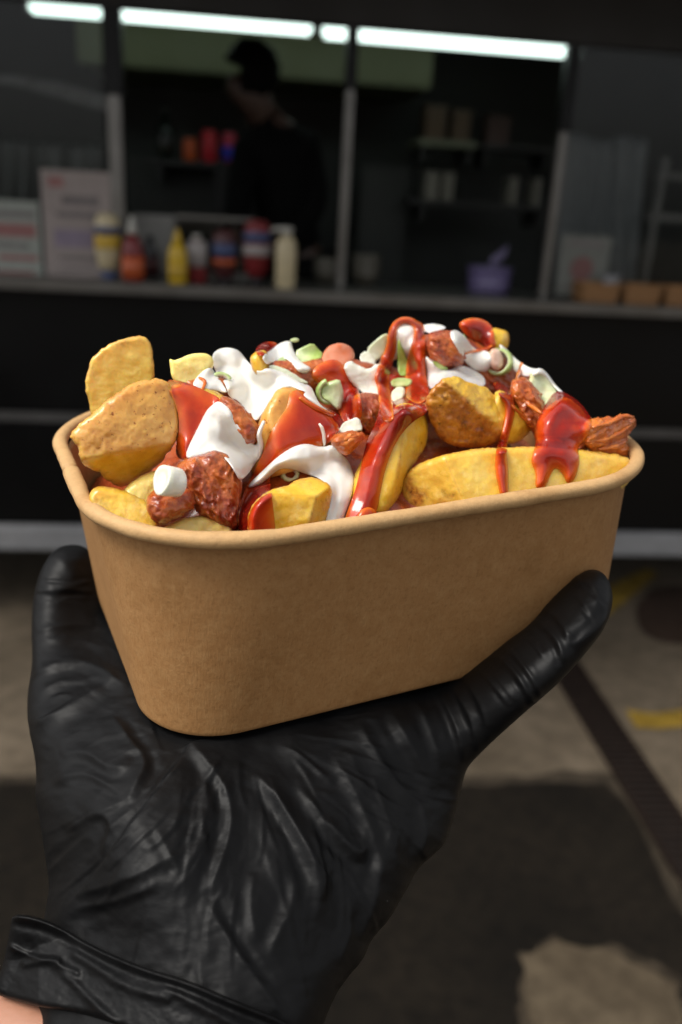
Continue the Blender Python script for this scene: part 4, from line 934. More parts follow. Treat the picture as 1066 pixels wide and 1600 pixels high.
bx = ((co+horg-CAM)@CR)*1000; bx = (bx-BT)@BM                       # vertex in the box frame
under = (np.abs(bx[:, 0]) < 74) & (np.abs(bx[:, 1]) < 52)
hh = np.where(under & (bx[:, 2] > -6), np.minimum(hh, -.2), hh)
co = co+no*(hh*fac/1000)[:, None]
# keep the glove out of the card: nothing above the base plane under the box
co_b = ((co+horg-CAM)@CR*1000-BT)@BM
pen = (np.abs(co_b[:, 0]) < 75) & (np.abs(co_b[:, 1]) < 53) & (co_b[:, 2] > -.25) & (co_b[:, 2] < 14)
co_b[pen, 2] = -.25
co[pen] = b2w(co_b[pen])-horg
gme.vertices.foreach_set('co', co.ravel()); gme.update()

# bare wrist (the person), glove and cuff as clothing on it
wrist_poly = [(-60, 1540), (30, 1535), (200, 1560), (320, 1600), (400, 1680), (430, 1900), (420, 2900), (-330, 2900), (-150, 1900), (-70, 1620)]
wsd = sd_poly(wrist_poly, 2)
wdep = rbf([(-50, 1550), (100, 1560), (300, 1600), (380, 1800), (120, 1800), (-80, 1850), (100, 2050), (-100, 2050), (300, 2050)], [204, 196, 192, 182, 176, 192, 160, 172, 168])
def wf(X, Y, d):
    m = wdep(X, Y); dm = d*.17; R = 16
    return m+R*(1-prof(dm/R)), m+R+22*prof(dm/22)
wme, worg, _ = relief_mesh('person', wsd, 6, wf, at_d)
t = NT('skin'); f1 = t.noise(60, 4); f2 = t.noise(700, 3)
t.set(color=t.ramp(f1, [(.3, (.33, .155, .095)), (.7, (.40, .20, .13))]), rough=.5, sss=.15, sssr=(1, .35, .2), ssss=.004); t.bump(f2, .2, .0006)
person = link_mesh('person', wme, t.m, None, worg)
tag(person, 'forearm in a black disposable glove, reaching from the lower left to hold up the box', 'person')
glove = link_mesh('glove', gme, M_GLO, None, None); glove.parent = person; glove.location = Vector(horg-worg)
# cuff: a turned flap round the wrist with a rolled bead along its upper edge
cuff_poly = [(20, 1428), (52, 1430), (96, 1447), (142, 1476), (222, 1511), (295, 1531), (368, 1563), (452, 1595), (520, 1650), (480, 1760), (300, 1690), (222, 1622), (184, 1601), (126, 1583), (68, 1575), (22, 1563), (-6, 1554), (-8, 1540), (6, 1506), (16, 1450)]
csd = sd_poly(cuff_poly, 1)
bead = sd_stroke([(22, 1431), (52, 1434), (94, 1450), (142, 1479), (222, 1514), (295, 1535), (368, 1567), (452, 1599), (520, 1654)], 1.0)
cuff_wr = [([(18, 1480), (50, 1496), (90, 1500)], 5), ([(40, 1506), (80, 1500), (120, 1520)], 6), ([(90, 1510), (140, 1560), (180, 1600)], 8), ([(120, 1490), (190, 1540), (260, 1560)], 9), ([(260, 1545), (330, 1580), (400, 1620)], 9)]
def cuff_h(X, Y):
    h = 1.5*np.exp(-((bead(X, Y)+1)/6.5)**2)-.5*np.exp(-((bead(X, Y)-13)/7)**2)
    for p, w_ in cuff_wr: h = h+.9*np.exp(-((sd_stroke(p, 0.0)(X, Y))/w_)**2)
    return h+.35*n2(X, Y, 22, 3, 81)
def cf(X, Y, d):
    m = np.minimum(hdep(np.clip(X, 60, 480), Y)+np.clip(60-X, 0, None)*.12, wdep(X, np.maximum(Y, 1500))+4)-3.0; dm = d*.175; R = 7.0
    lower = np.clip((d-0)/3.0, 0, 1)
    fr = m-cuff_h(X, Y)*lower+2.2*(1-prof(dm/2.2))
    return fr, m+2.2+1.4*prof(dm/1.4)+30*np.clip((dm-1.0)/20, 0, 1)
cme, corg, _ = relief_mesh('cuff', csd, 2, cf, at_d)
cuff = link_mesh('cuff', cme, M_GLO, None, None); cuff.parent = glove; cuff.location = Vector(corg-horg)

# ------------------------------------------------------------------ the food truck behind
YAW = math.radians(7.06); TO = np.array([0.0, 3.1, 0.0])
EX = np.array([math.cos(YAW), math.sin(YAW), 0]); EY = np.array([-math.sin(YAW), math.cos(YAW), 0])
def FL(px, py, yl):
    """photograph pixel -> (x, z) in the truck's frame on the plane y = yl"""
    d = (rays(np.array([px], float), np.array([py], float))@CR.T)[0]; o = CAM-TO
    t = (yl-o@EY)/(d@EY); P = o+d*t; return float(P@EX), float(P[2])
def GP(px, py, z=0.0):
    d = (rays(np.array([px], float), np.array([py], float))@CR.T)[0]; t = (z-CAMH)/d[2]; P = CAM+d*t; return float(P[0]), float(P[1])
def TW(x, y, z): P = TO+EX*x+EY*y; return (float(P[0]), float(P[1]), float(z))
def tent(name, x, y, z): return empty(name, TW(x, y, z), YAW)

M_BLACK = plain('black_panel_paint', (0.00196, 0.00196, 0.00217), rough=.36, var=.2, scale=3, spec=.22)
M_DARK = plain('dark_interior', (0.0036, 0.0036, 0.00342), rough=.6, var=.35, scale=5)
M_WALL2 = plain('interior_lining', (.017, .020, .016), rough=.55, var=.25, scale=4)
M_ALU = plain('brushed_aluminium', (0.18, 0.1725, 0.16125), rough=.38, metal=1.0, var=.12, scale=14)
M_RAIL = plain('grey_rail_paint', (0.225, 0.225, 0.22875), rough=.5, var=.15, scale=9)
M_TRIM = plain('grey_trim', (0.09, 0.08625, 0.0825), rough=.45, metal=.4, var=.2, scale=10)
M_HOOD = plain('pale_green_hood', (0.14, 0.154, 0.07), rough=.5, var=.1, scale=6)
M_BROWNP = plain('brown_header', (0.012, 0.00975, 0.0075), rough=.6, var=.2, scale=4)
M_STEEL = plain('stainless', (.55, .55, .54), rough=.33, metal=1.0, var=.1, scale=20)
def mat_glass():
    t = NT('window_glass'); t.set(color=(.9, .93, .92), rough=.04, spec=.5, trans=1.0); t.b.inputs['IOR'].default_value = 1.25
    return t.m
M_GLASS = mat_glass()
def mat_emit(name, c, s):
    t = NT(name); t.set(color=c); t.b.inputs['Emission Color'].default_value = tuple(c)+(1,); t.b.inputs['Emission Strength'].default_value = s; return t.m
M_TUBE = mat_emit('fluorescent_tube', (.80, 1.0, .92), 1.9)

truck = empty('food_truck', TW(0, 0, 0), YAW)
tag(truck, 'black food truck with a lit open serving hatch, metal counter and grey skirt rail', 'food truck')
XL, XR, DEP = -3.2, 3.4, 2.1
zc = FL(533, 474, -.16)[1]                     # underside of the counter lip
zt = zc+.034                                   # counter top
_, z_strip = FL(533, 664, 0); _, zs0 = FL(533, 863, 0); _, zs1 = FL(533, 821, 0)
zh = FL(720, 54, 0)[1]                         # header's lower edge
b = MB(); b.box(XL, XR, 0, .05, zs1-.01, z_strip-.019, .004); b.box(XL, XR, 0, .05, z_strip+.019, zc-.002, .004); b.build('body_panel', M_BLACK, truck)
b = MB(); b.box(XL, XR, -.006, .04, z_strip-.0175, z_strip+.0175, .003); b.build('trim_strip', M_TRIM, truck)
b = MB(); b.box(XL, XR, -.022, .06, zs0, zs1-.012, .012, 3); b.box(XL, XR, -.027, .0, zs0+.012, zs0+.022, .002); b.build('skirt_rail', M_RAIL, truck)
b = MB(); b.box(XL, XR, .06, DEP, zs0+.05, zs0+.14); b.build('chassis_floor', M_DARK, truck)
b = MB(); b.box(XL, XR, -.16, .28, zc, zt, .006, 2); b.build('counter', M_ALU, truck)
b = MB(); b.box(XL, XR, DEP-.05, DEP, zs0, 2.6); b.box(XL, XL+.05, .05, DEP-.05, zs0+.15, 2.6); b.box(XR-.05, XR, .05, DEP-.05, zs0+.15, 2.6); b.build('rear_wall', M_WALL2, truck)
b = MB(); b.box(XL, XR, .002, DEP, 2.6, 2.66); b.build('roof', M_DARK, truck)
b = MB(); b.box(XL, XR, 0, .06, zh, 2.598, .004); b.build('header', M_BROWNP, truck)
b = MB(); b.box(-2.6, 2.6, -1.15, -.004, 2.50, 2.54, .006); b.build('hatch_flap', M_BROWNP, truck)
# posts of the opening: dark box section above, bright metal below
posts = [((180, 60), (186, 446), 150, .030, .0), ((548, 60), (533, 452), 140, .019, .0), ((886, 90), (850, 480), 205, .021, .0)]
for (tp, bp, yb, hw, sh) in posts:
    xb, _ = FL(bp[0], bp[1], .03); xt, _ = FL(tp[0], tp[1], .03); zb = FL(bp[0], yb, .03)[1]; xm = (xb+xt)/2
    b = MB(); b.box(xm-hw*.72, xm+hw*.72, .005, .045, zt-.002, zb, .005, 2); b.build('post', M_ALU, truck)
    b = MB(); b.box(xm-hw, xm+hw, .0, .05, zb+.001, zh-.001, .004); b.build('post_cover', M_BLACK, truck)
    if hw > .025: xpl = xm
    if abs(bp[0]-850) < 2: xpr = xm
# fixed panes either side
b = MB(); b.box(XL+.06, xpl-.035, .022, .026, zt+.002, zh-.002); b.build('window_pane', M_GLASS, truck)
b = MB(); b.box(xpr+.03, XR-.06, .022, .026, zt+.002, zh-.002); b.build('window_pane', M_GLASS, truck)
# second inner frame at the far right
x0, z0 = FL(1028, 270, .10); x1, z1 = FL(1002, 455, .10)
b = MB(); b.tube([(x1, .10, zt), (x0+.02, .10, z0+.05)], .017, 8); b.box(x0-.015, x0+.5, .09, .115, FL(1040, 338, .1)[1]-.02, FL(1040, 338, .1)[1]+.012, .003); b.box(x0, x0+.5, .09, .115, FL(1040, 275, .1)[1]-.008, FL(1040, 275, .1)[1]+.012, .003); b.build('inner_frame', M_TRIM, truck)
# extractor hood face, back partitions
hx0, hz0 = FL(205, 195, 1.25); hx1, hz1 = FL(678, 92, 1.25)
_, hza = FL(440, 118, 1.25); _, hzb = FL(440, 72, 1.25)
b = MB(); b.box(FL(120, 100, 1.25)[0], hx1, 1.25, 1.9, hza-.01, hzb+.10, .01); b.build('extractor_hood', M_HOOD, truck)
b = MB(); px0, pz0 = FL(200, 345, 1.6); px1, pz1 = FL(340, 250, 1.6); b.box(px0, px1, 1.6, 1.66, pz0, pz1, .004); b.build('back_panel', M_WALL2, truck)
px0, pz0 = FL(556, 446, 1.5); px1, pz1 = FL(640, 262, 1.5); b = MB(); b.box(px0, px1, 1.5, 1.56, pz0, pz1, .004); b.build('back_panel', M_WALL2, truck)

# fluorescent tubes on the ceiling inside
def tube_lamp(p0, p1, label):
    yl = .80; x0, z0 = FL(*p0, yl); x1, z1 = FL(*p1, yl); zm = (z0+z1)/2
    root = tent('fluorescent_lamp', (x0+x1)/2, yl, zm); L = (x1-x0)/2
    tag(root, label, 'lamp', 'fluorescent lamps under the truck ceiling')
    b = MB(); b.tube([(-L, 0, 0), (L, 0, 0)], .026, 16); b.build('tube', M_TUBE, root, smooth=True)
    b = MB(); b.box(-L-.02, L+.02, -.05, .05, .034, .10, .006); b.build('housing', M_RAIL, root)
    for s in (-1, 1):
        b = MB(); b.box(s*L-.012 if s > 0 else -L-.020, s*L+.020 if s > 0 else -L+.012, -.02, .02, -.026, .034, .004); b.build('end_cap', M_RAIL, root)
    b = MB(); b.tube([(-L*.6, 0, .10), (-L*.6, 0, 2.6-zm)], .006, 8); b.build('hanger', M_RAIL, root)
    b = MB(); b.tube([(L*.6, 0, .10), (L*.6, 0, 2.6-zm)], .006, 8); b.build('hanger', M_RAIL, root)
tube_lamp((48, 11), (487, 43), 'fluorescent lamp on the left, crossed near its left end by the thick post')
tube_lamp((504, 46), (893, 83), 'fluorescent lamp on the right, reaching to the rightmost post')

# ---- person serving inside
def skin_body(name, joints, edges, m, parent=None, sub=2, root=0):
    me = bpy.data.meshes.new(name); me.from_pydata([j[0] for j in joints], edges, []); o = link_mesh(name, me, m, parent, smooth=False)
    md = o.modifiers.new('skin', 'SKIN'); sv = me.skin_vertices[0].data
    for k, j in enumerate(joints): r = j[1]; sv[k].radius = r if hasattr(r, '__len__') else (r, r); sv[k].use_root = (k == root)
    md.use_smooth_shade = True; s2 = o.modifiers.new('sub', 'SUBSURF'); s2.levels = s2.render_levels = sub
    dg = bpy.context.evaluated_depsgraph_get(); m2 = bpy.data.meshes.new_from_object(o.evaluated_get(dg)); o.modifiers.clear(); o.data = m2
    m2.polygons.foreach_set('use_smooth', [True]*len(m2.polygons)); m2.name = name
    return o
SY = .62
hx, hz = FL(388, 128, SY); sxr, szr = FL(478, 215, SY); sxl, szl = FL(388, 222, SY); cx2, cz2 = FL(440, 300, SY); wx_, wz_ = FL(450, 420, SY)
srv = empty('person', TW(cx2, SY, zs0+.14), YAW)
tag(srv, 'dark haired person in black clothes serving inside the truck hatch, head bent to the left', 'person')
def SR(x, dy, z): return (x-cx2, dy, z-(zs0+.14))
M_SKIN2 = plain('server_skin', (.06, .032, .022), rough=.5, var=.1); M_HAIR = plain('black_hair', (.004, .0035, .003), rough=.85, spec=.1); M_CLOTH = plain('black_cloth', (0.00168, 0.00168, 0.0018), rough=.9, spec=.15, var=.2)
fl = zs0+.14
J = [(SR(wx_+.02, 0, fl+.92), .13), (SR(wx_, 0, wz_+.1), .12), (SR(cx2, 0, cz2+.08), (.15, .11)), (SR(cx2-.02, -.02, szr+.0), (.13, .09)), (SR(hx+.06, -.03, hz-.13), .055), (SR(hx+.01, -.05, hz-.045), .075), (SR(hx, -.05, hz+.035), .088), (SR(hx-.075, -.07, hz-.02), .03),
     (SR(sxr, 0, szr-.03), .06), (SR(sxr+.05, -.06, cz2-.03), .048), (SR(sxr-.08, -.20, cz2-.20), .04), (SR(sxr-.16, -.26, cz2-.22), .035),
     (SR(sxl, -.05, szl-.04), .06), (SR(sxl-.03, -.14, cz2-.02), .046), (SR(sxl-.05, -.28, cz2-.18), .038), (SR(sxl-.07, -.34, cz2-.20), .033),
     (SR(wx_+.09, 0, fl+.86), .10), (SR(wx_+.10, .02, fl+.48), .075), (SR(wx_+.10, .04, fl+.08), .055), (SR(wx_+.10, -.10, fl+.04), .04),
     (SR(wx_-.07, 0, fl+.86), .10), (SR(wx_-.08, .02, fl+.48), .075), (SR(wx_-.08, .04, fl+.08), .055), (SR(wx_-.08, -.10, fl+.04), .04)]
Ed = [(0, 1), (1, 2), (2, 3), (3, 4), (4, 5), (5, 6), (5, 7), (3, 8), (8, 9), (9, 10), (10, 11), (3, 12), (12, 13), (13, 14), (14, 15), (0, 16), (16, 17), (17, 18), (18, 19), (0, 20), (20, 21), (21, 22), (22, 23)]
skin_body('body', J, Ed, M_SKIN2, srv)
g = lambda k, s: (J[k][0], tuple(np.array(J[k][1] if hasattr(J[k][1], '__len__') else (J[k][1],)*2)*s+.006))
JJ = [g(0, 1.06), g(1, 1.08), g(2, 1.08), g(3, 1.08), (SR(hx+.055, -.028, hz-.155), .06), g(8, 1.12), g(9, 1.12), g(10, 1.1), g(12, 1.12), g(13, 1.12), g(14, 1.1)]
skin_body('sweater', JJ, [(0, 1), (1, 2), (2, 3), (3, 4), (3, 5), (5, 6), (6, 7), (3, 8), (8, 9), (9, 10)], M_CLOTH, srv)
JT = [(SR(wx_+.01, 0, fl+.90), .145), g(16, 1.06), g(17, 1.1), (SR(wx_+.10, .04, fl+.10), .07), g(20, 1.06), g(21, 1.1), (SR(wx_-.08, .04, fl+.10), .07)]
skin_body('trousers', JT, [(0, 1), (1, 2), (2, 3), (0, 4), (4, 5), (5, 6)], M_CLOTH, srv)
bmh = bmesh.new(); bmesh.ops.create_icosphere(bmh, subdivisions=4, radius=1)
for v in bmh.verts:
    n = 1+.05*math.sin(9*v.co.x+3*v.co.z)*math.sin(7*v.co.y)+.03*math.sin(17*v.co.z+5*v.co.x)
    v.co = Vector((v.co.x*.108*n, v.co.y*.112*n, v.co.z*.115*n))
    if v.co.x < -.045 and v.co.z < .02: v.co.x = -.045-.02*(v.co.x+.045)
hme_ = bpy.data.meshes.new('hair'); bmh.to_mesh(hme_); bmh.free()
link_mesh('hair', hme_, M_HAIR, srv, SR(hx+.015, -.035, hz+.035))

# ---- shelves and things inside
def slab(name, x0, x1, y0, y1, z0, z1, m, parent=None, bev=.004):
    b = MB(); b.box(x0, x1, y0, y1, z0, z1, bev); return b.build(name, m, parent)
def shelf(pl, pr, yl, dep, label, m=M_WALL2, th=.024):
    x0, z0 = FL(*pl, yl); x1, z1 = FL(*pr, yl); zz_ = (z0+z1)/2; xm = (x0+x1)/2; L = (x1-x0)/2
    r = tent('wall_shelf', xm, yl, zz_); tag(r, label, 'shelf')
    slab('board', -L, L, 0, dep, -th, 0, m, r)
    for s in (-.8, .8): slab('bracket', s*L-.01, s*L+.01, .02, dep, -.10, -th-.001, M_SHELFD, r, .002)
    return zz_
M_SHELF = plain('pale_shelf', (.16, .17, .11), rough=.45, var=.1)
M_SHELFD = plain('dark_shelf', (.02, .02, .018), rough=.5)
zA = shelf((236, 250), (372, 254), 1.3, .28, 'dark shelf behind the server carrying the three bright cans', M_SHELFD)
zB = shelf((655, 214), (746, 224), 1.3, .28, 'short pale edged shelf high on the back wall at the right', M_SHELF, .03)
zB2 = shelf((752, 224), (872, 232), 1.3, .28, 'dark upper shelf next to the pale edged shelf', M_SHELFD)
zC = shelf((640, 312), (870, 322), 1.3, .28, 'long dark lower shelf at the right with pale cartons', M_SHELFD)
def can(px, ptop, pbot, wpx, yl, m, label, zbase=None, m2=None):
    x, zb = FL(px, pbot, yl); _, zt_ = FL(px, ptop, yl); r = abs(FL(px+wpx/2, pbot, yl)[0]-x); h = zt_-zb; zb = zb if zbase is None else zbase
    root = tent('drink_can', x, yl, zb); tag(root, label, 'can')
    b = MB(); b.lathe([(r*.82, 0), (r, .012), (r, h-.02), (r*.80, h-.004)], 24); b.build('can_body', m, root, smooth=True)
    b = MB(); b.lathe([(r*.80, h-.004), (r*.80, h), (r*.72, h-.003)], 24); b.build('lid', M_STEEL, root, smooth=True)
    if m2: b = MB(); b.lathe([(r*1.01, h*.12), (r*1.01, h*.55)], 24); b.build('label_band', m2, root, smooth=True)
cc_ = lambda n, c, **k: plain(n, c, rough=k.pop('rough', .35), var=.12, **k)
can(297, 198, 236, 22, 1.42, cc_('orange_print', (.60, .10, .02)), 'orange drink can on the dark shelf, leftmost of the three bright cans', zA)
can(327, 194, 246, 24, 1.40, cc_('red_print', (.55, .015, .03)), 'red drink can on the dark shelf, middle of the three bright cans', zA)
can(358, 198, 248, 22, 1.40, cc_('pink_print', (.50, .03, .07)), 'can with red top and blue lower half, rightmost of the three', zA, cc_('blue_print', (.02, .03, .50)))
def bottle(name, px, ptop, pbot, wpx, yl, profile, parts, label, cat='bottle', zbase=None, sy=.7):
    x, zb = FL(px, pbot, yl); _, zt_ = FL(px, ptop, yl); r = abs(FL(px+wpx/2, pbot, yl)[0]-x); zb = zb if zbase is None else zbase; h = zt_-FL(px, pbot, yl)[1]
    root = tent(name, x, yl, zb); tag(root, label, cat)
    for (nm, m, pr) in parts:
        b = MB(); b.lathe([(r*q, h*z) for q, z in pr], 26, sy=sy); b.build(nm, m, root, smooth=True)
    return root, r, h
dg1 = cc_('dark_green_bottle_glass', (.008, .012, .009), rough=.15)
bottle('glass_bottle', 259, 150, 232, 28, 1.42, None, [('glass', dg1, [(.9, 0), (1, .03), (1, .58), (.75, .70), (.35, .80), (.32, .96)]), ('bottle_cap', cc_('grey_cap', (.08, .08, .08)), [(.38, .955), (.38, 1.0)])], 'dark bottle standing left of the three bright cans', zbase=zA, sy=1.0)
# squeeze bottles on the counter
CREAM = cc_('cream_plastic', (.50, .42, .26)); WHITE = cc_('white_plastic', (.45, .44, .40)); REDP = cc_('red_plastic', (.16, .010, .012)); DRED = cc_('dark_red_sauce_plastic', (.055, .008, .009)); YELP = cc_('yellow_plastic', (.56, .36, .015)); ORP = cc_('orange_label', (.46, .09, .025)); BLUEP = cc_('blue_label', (.05, .07, .16)); YLAB = cc_('yellow_label', (.52, .33, .03)); WLAB = cc_('white_label', (.34, .31, .30)); BLKC = cc_('black_cap', (.012, .012, .014))
CY_ = -.02
bottle('mayonnaise_bottle', 171, 346, 447, 40, CY_, None, [('bottle_cap', BLUEP, [(.55, 0), (.60, .02), (.60, .12)]), ('bottle', CREAM, [(.55, .121), (.82, .22), (1, .45), (1, .75), (.86, .93), (.5, 1.0)]), ('label_band', YLAB, [(.995, .46), (1.03, .50), (1.03, .66), (1.0, .68)]), ('label_patch', BLUEP, [(1.03, .681), (1.03, .78), (1.0, .80)])], 'cream mayonnaise bottle with yellow and blue label standing beside the thick post', zbase=zt)
bottle('sauce_bottle', 209, 357, 458, 34, CY_-.05, None, [('bottle', REDP, [(.9, 0), (1, .03), (1, .45), (.8, .60), (.36, .72)]), ('label_band', ORP, [(1.03, .05), (1.03, .38)]), ('nozzle', WHITE, [(.40, .72), (.42, .80), (.28, .86), (.20, 1.0)])], 'red sauce bottle with orange label and white nozzle, second bottle from the left', zbase=zt)
bottle('mustard_bottle', 278, 376, 461, 29, CY_-.06, None, [('bottle', YELP, [(.92, 0), (1, .03), (1, .50), (.88, .62), (.52, .74)]), ('nozzle', YELP, [(.50, .741), (.46, .80), (.22, .93), (.10, 1.0)]), ('label_band', YLAB, [(1.02, .10), (1.02, .36)])], 'bright yellow mustard bottle with a pointed nozzle on the counter', zbase=zt)
bottle('ketchup_bottle', 308, 378, 452, 30, CY_, None, [('bottle', REDP, [(.9, 0), (1, .03), (1, .70), (.7, .86), (.4, .90)]), ('label_band', WLAB, [(1.03, .34), (1.03, .86), (.8, .88)]), ('bottle_cap', WHITE, [(.44, .90), (.44, 1.0)])], 'red sauce bottle with a tall white label right of the mustard bottle', zbase=zt)
bottle('barbecue_bottle', 350, 370, 455, 36, CY_, None, [('bottle_cap', BLKC, [(.6, 0), (.62, .1)]), ('bottle', DRED, [(.6, .101), (.9, .22), (1, .5), (1, .8), (.8, .95), (.4, 1.0)]), ('label_band', BLUEP, [(1.03, .50), (1.03, .74)]), ('label_patch', ORP, [(1.03, .36), (1.03, .46)])], 'dark brown red sauce bottle with a blue label on the counter', zbase=zt)
bottle('ketchup_bottle', 400, 356, 457, 41, CY_, None, [('bottle_cap', BLKC, [(.5, 0), (.52, .12)]), ('bottle', REDP, [(.52, .121), (.84, .24), (1, .5), (1, .82), (.85, .95), (.5, 1.0)]), ('label_band', BLUEP, [(1.02, .66), (1.02, .82)]), ('label_patch', WLAB, [(1.02, .46), (1.02, .62)])], 'largest red ketchup bottle, standing upside down left of the cream pump bottle', zbase=zt)
pb, pr_, ph = bottle('pump_bottle', 445, 372, 467, 31, CY_-.07, None, [('bottle', CREAM, [(.9, 0), (1, .03), (1, .72), (.75, .82), (.42, .86)]), ('pump_head', WHITE, [(.5, .86), (.5, .93), (.62, .94), (.62, 1.0)])], 'cream coloured pump bottle, rightmost on the counter', zbase=zt)
b = MB(); b.tube([(-pr_*.3, 0, ph*.965), (-pr_*1.3, 0, ph*.955), (-pr_*1.45, 0, ph*.91)], pr_*.2, 8); b.build('spout', WHITE, pb, smooth=True)
bottle('sauce_bottle', 236, 385, 450, 26, CY_+.10, None, [('bottle', BLKC, [(.9, 0), (1, .04), (1, .6), (.5, .8), (.4, 1.0)]), ('label_band', DRED, [(1.02, .1), (1.02, .5)])], 'small dark brown bottle half hidden between the orange labelled and mustard bottles', zbase=zt)
# white board, tray behind the bottles
x0, z0 = FL(211, 446, .2); x1, z1 = FL(274, 337, .2); r = tent('chopping_board', (x0+x1)/2, .2, zt)
tag(r, 'off white board propped upright behind the bottles', 'board'); slab('board', -(x1-x0)/2, (x1-x0)/2, 0, .014, .001, z1-zt, cc_('board_white', (.24, .235, .22)), r, .004); slab('stand', -.06, .06, .015, .06, .001, .02, M_TRIM, r, .003)
x0, z0 = FL(276, 446, .16); x1, z1 = FL(402, 342, .16); r = tent('display_case', (x0+x1)/2, .16, zt); hw = (x1-x0)/2; hh_ = z1-zt
tag(r, 'low glass display case with thin metal edges behind the sauce bottles', 'display case'); slab('top_frame', -hw, hw, 0, .012, hh_-.012, hh_, M_ALU, r, .002)
for s in (-1, 1): slab('frame_post', s*hw-.005, s*hw+.005, 0, .012, .001, hh_-.013, M_TRIM, r, .002)
slab('glass', -hw+.006, hw-.006, .003, .006, .02, hh_-.013, M_GLASS, r, 0); slab('base', -hw+.006, hw-.006, 0, .1, .001, .018, M_ALU, r, .002)
# dark appliance with a pale dial
x0, z0 = FL(334, 335, .95); x1, z1 = FL(402, 255, .95); r = tent('oven', (x0+x1)/2, .95, z0); tag(r, 'dark kitchen appliance with a round pale dial behind the server', 'appliance')
slab('casing', -(x1-x0)/2, (x1-x0)/2, 0, .4, 0, z1-z0, M_DARK, r, .01)
dx, dz = FL(384, 302, .93); b = MB(); b.lathe([(.030, 0), (.033, .004), (.033, .014), (.028, .018)], 20, Matrix.Translation((dx-(x0+x1)/2, -.001, dz-z0))@Matrix.Rotation(math.pi/2, 4, 'X')); b.build('dial', cc_('dial_cream', (.42, .38, .28)), r, smooth=True)
slab('stand', -(x1-x0)/2+.01, (x1-x0)/2-.01, .01, .39, -(z0-(zs0+.14)), -.001, M_DARK, r, .01)
# things on the right shelves
def carton(px0, py0, px1, py1, yl, m, label, zb, name='carton', top=None):
    x0, za = FL(px0, py1, yl); x1, zb_ = FL(px1, py0, yl); r = tent(name, (x0+x1)/2, yl, zb); h = abs(zb_-za); L = (x1-x0)/2
    tag(r, label, 'carton'); slab('box', -L, L, 0, .12, 0, h*.86, m, r, .004); slab('lid', -L-.003, L+.003, -.003, .123, h*.862, h, top or m, r, .004)
PALEB = cc_('pale_card', (.20, .185, .15)); BRN = cc_('brown_card', (.085, .045, .016))
carton(664, 263, 688, 306, 1.36, PALEB, 'pale carton on the lower right shelf, left one of a close pair', zC)
carton(691, 263, 712, 306, 1.36, PALEB, 'pale carton on the lower right shelf, right one of the close pair', zC)
carton(795, 268, 812, 310, 1.36, PALEB, 'narrow pale carton standing alone in the middle of the lower right shelf', zC)
carton(833, 272, 848, 314, 1.36, PALEB, 'narrow pale carton nearest the right post on the lower shelf', zC)
carton(664, 160, 700, 212, 1.36, BRN, 'brown box on the pale edged shelf high at the right', zB)
carton(706, 168, 738, 216, 1.36, BRN, 'smaller brown box beside the taller one on the pale edged shelf', zB)
carton(760, 178, 800, 222, 1.36, cc_('red_brown_card', (.05, .02, .012)), 'dark reddish box on the dark upper shelf at the right', zB2)
# purple tub with a tissue sticking out
x, zb_ = FL(761, 470, .16); r_ = abs(FL(794, 470, .16)[0]-x); _, zt2 = FL(761, 416, .16); h = zt2-zt
tub = tent('tub', x, .16, zt); tag(tub, 'purple plastic tub with a wipe sticking out of its top on the counter', 'tub')
PUR = cc_('purple_plastic', (.13, .105, .22))
b = MB(); b.lathe([(r_*.88, 0), (r_*.92, .006), (r_*.97, h*.80)], 30); b.build('tub_body', PUR, tub, smooth=True)
b = MB(); b.lathe([(r_*1.0, h*.80), (r_*1.02, h*.83), (r_*1.02, h*.97), (r_*.9, h)], 30); b.build('lid', PUR, tub, smooth=True)
b = MB()
for k in range(5):
    b.tube([(-.004+.006*k, .002*k, h), (.01+.009*k, .004, h+.03+.004*k), (.02+.009*k, 0, h+.045+.008*k)], [.006, .010, .003], 8)
b.build('wipe', cc_('lilac_tissue', (.16, .14, .24), rough=.8), tub, smooth=True)
# bowls and pale pots seen behind the middle post
def bowls(px, pb_, wpx, yl, n, label):
    x, _ = FL(px, pb_, yl); r = abs(FL(px+wpx/2, pb_, yl)[0]-x); root = tent('bowl_stack', x, yl, zt); tag(root, label, 'bowls')
    for k in range(n):
        z = .002+k*.018; b = MB(); b.lathe([(r*.55, z), (r*.62, z+.002), (r*.9, z+.03), (r, z+.05), (r*.96, z+.05), (r*.86, z+.03), (r*.5, z+.006)], 26); b.build('bowl', cc_('pale_paper_bowl', (.085, .078, .06)), root, smooth=True)
bowls(508, 450, 40, .22, 3, 'stack of pale bowls just left of the middle post')
bowls(570, 452, 44, .22, 4, 'taller stack of pale bowls just right of the middle post')
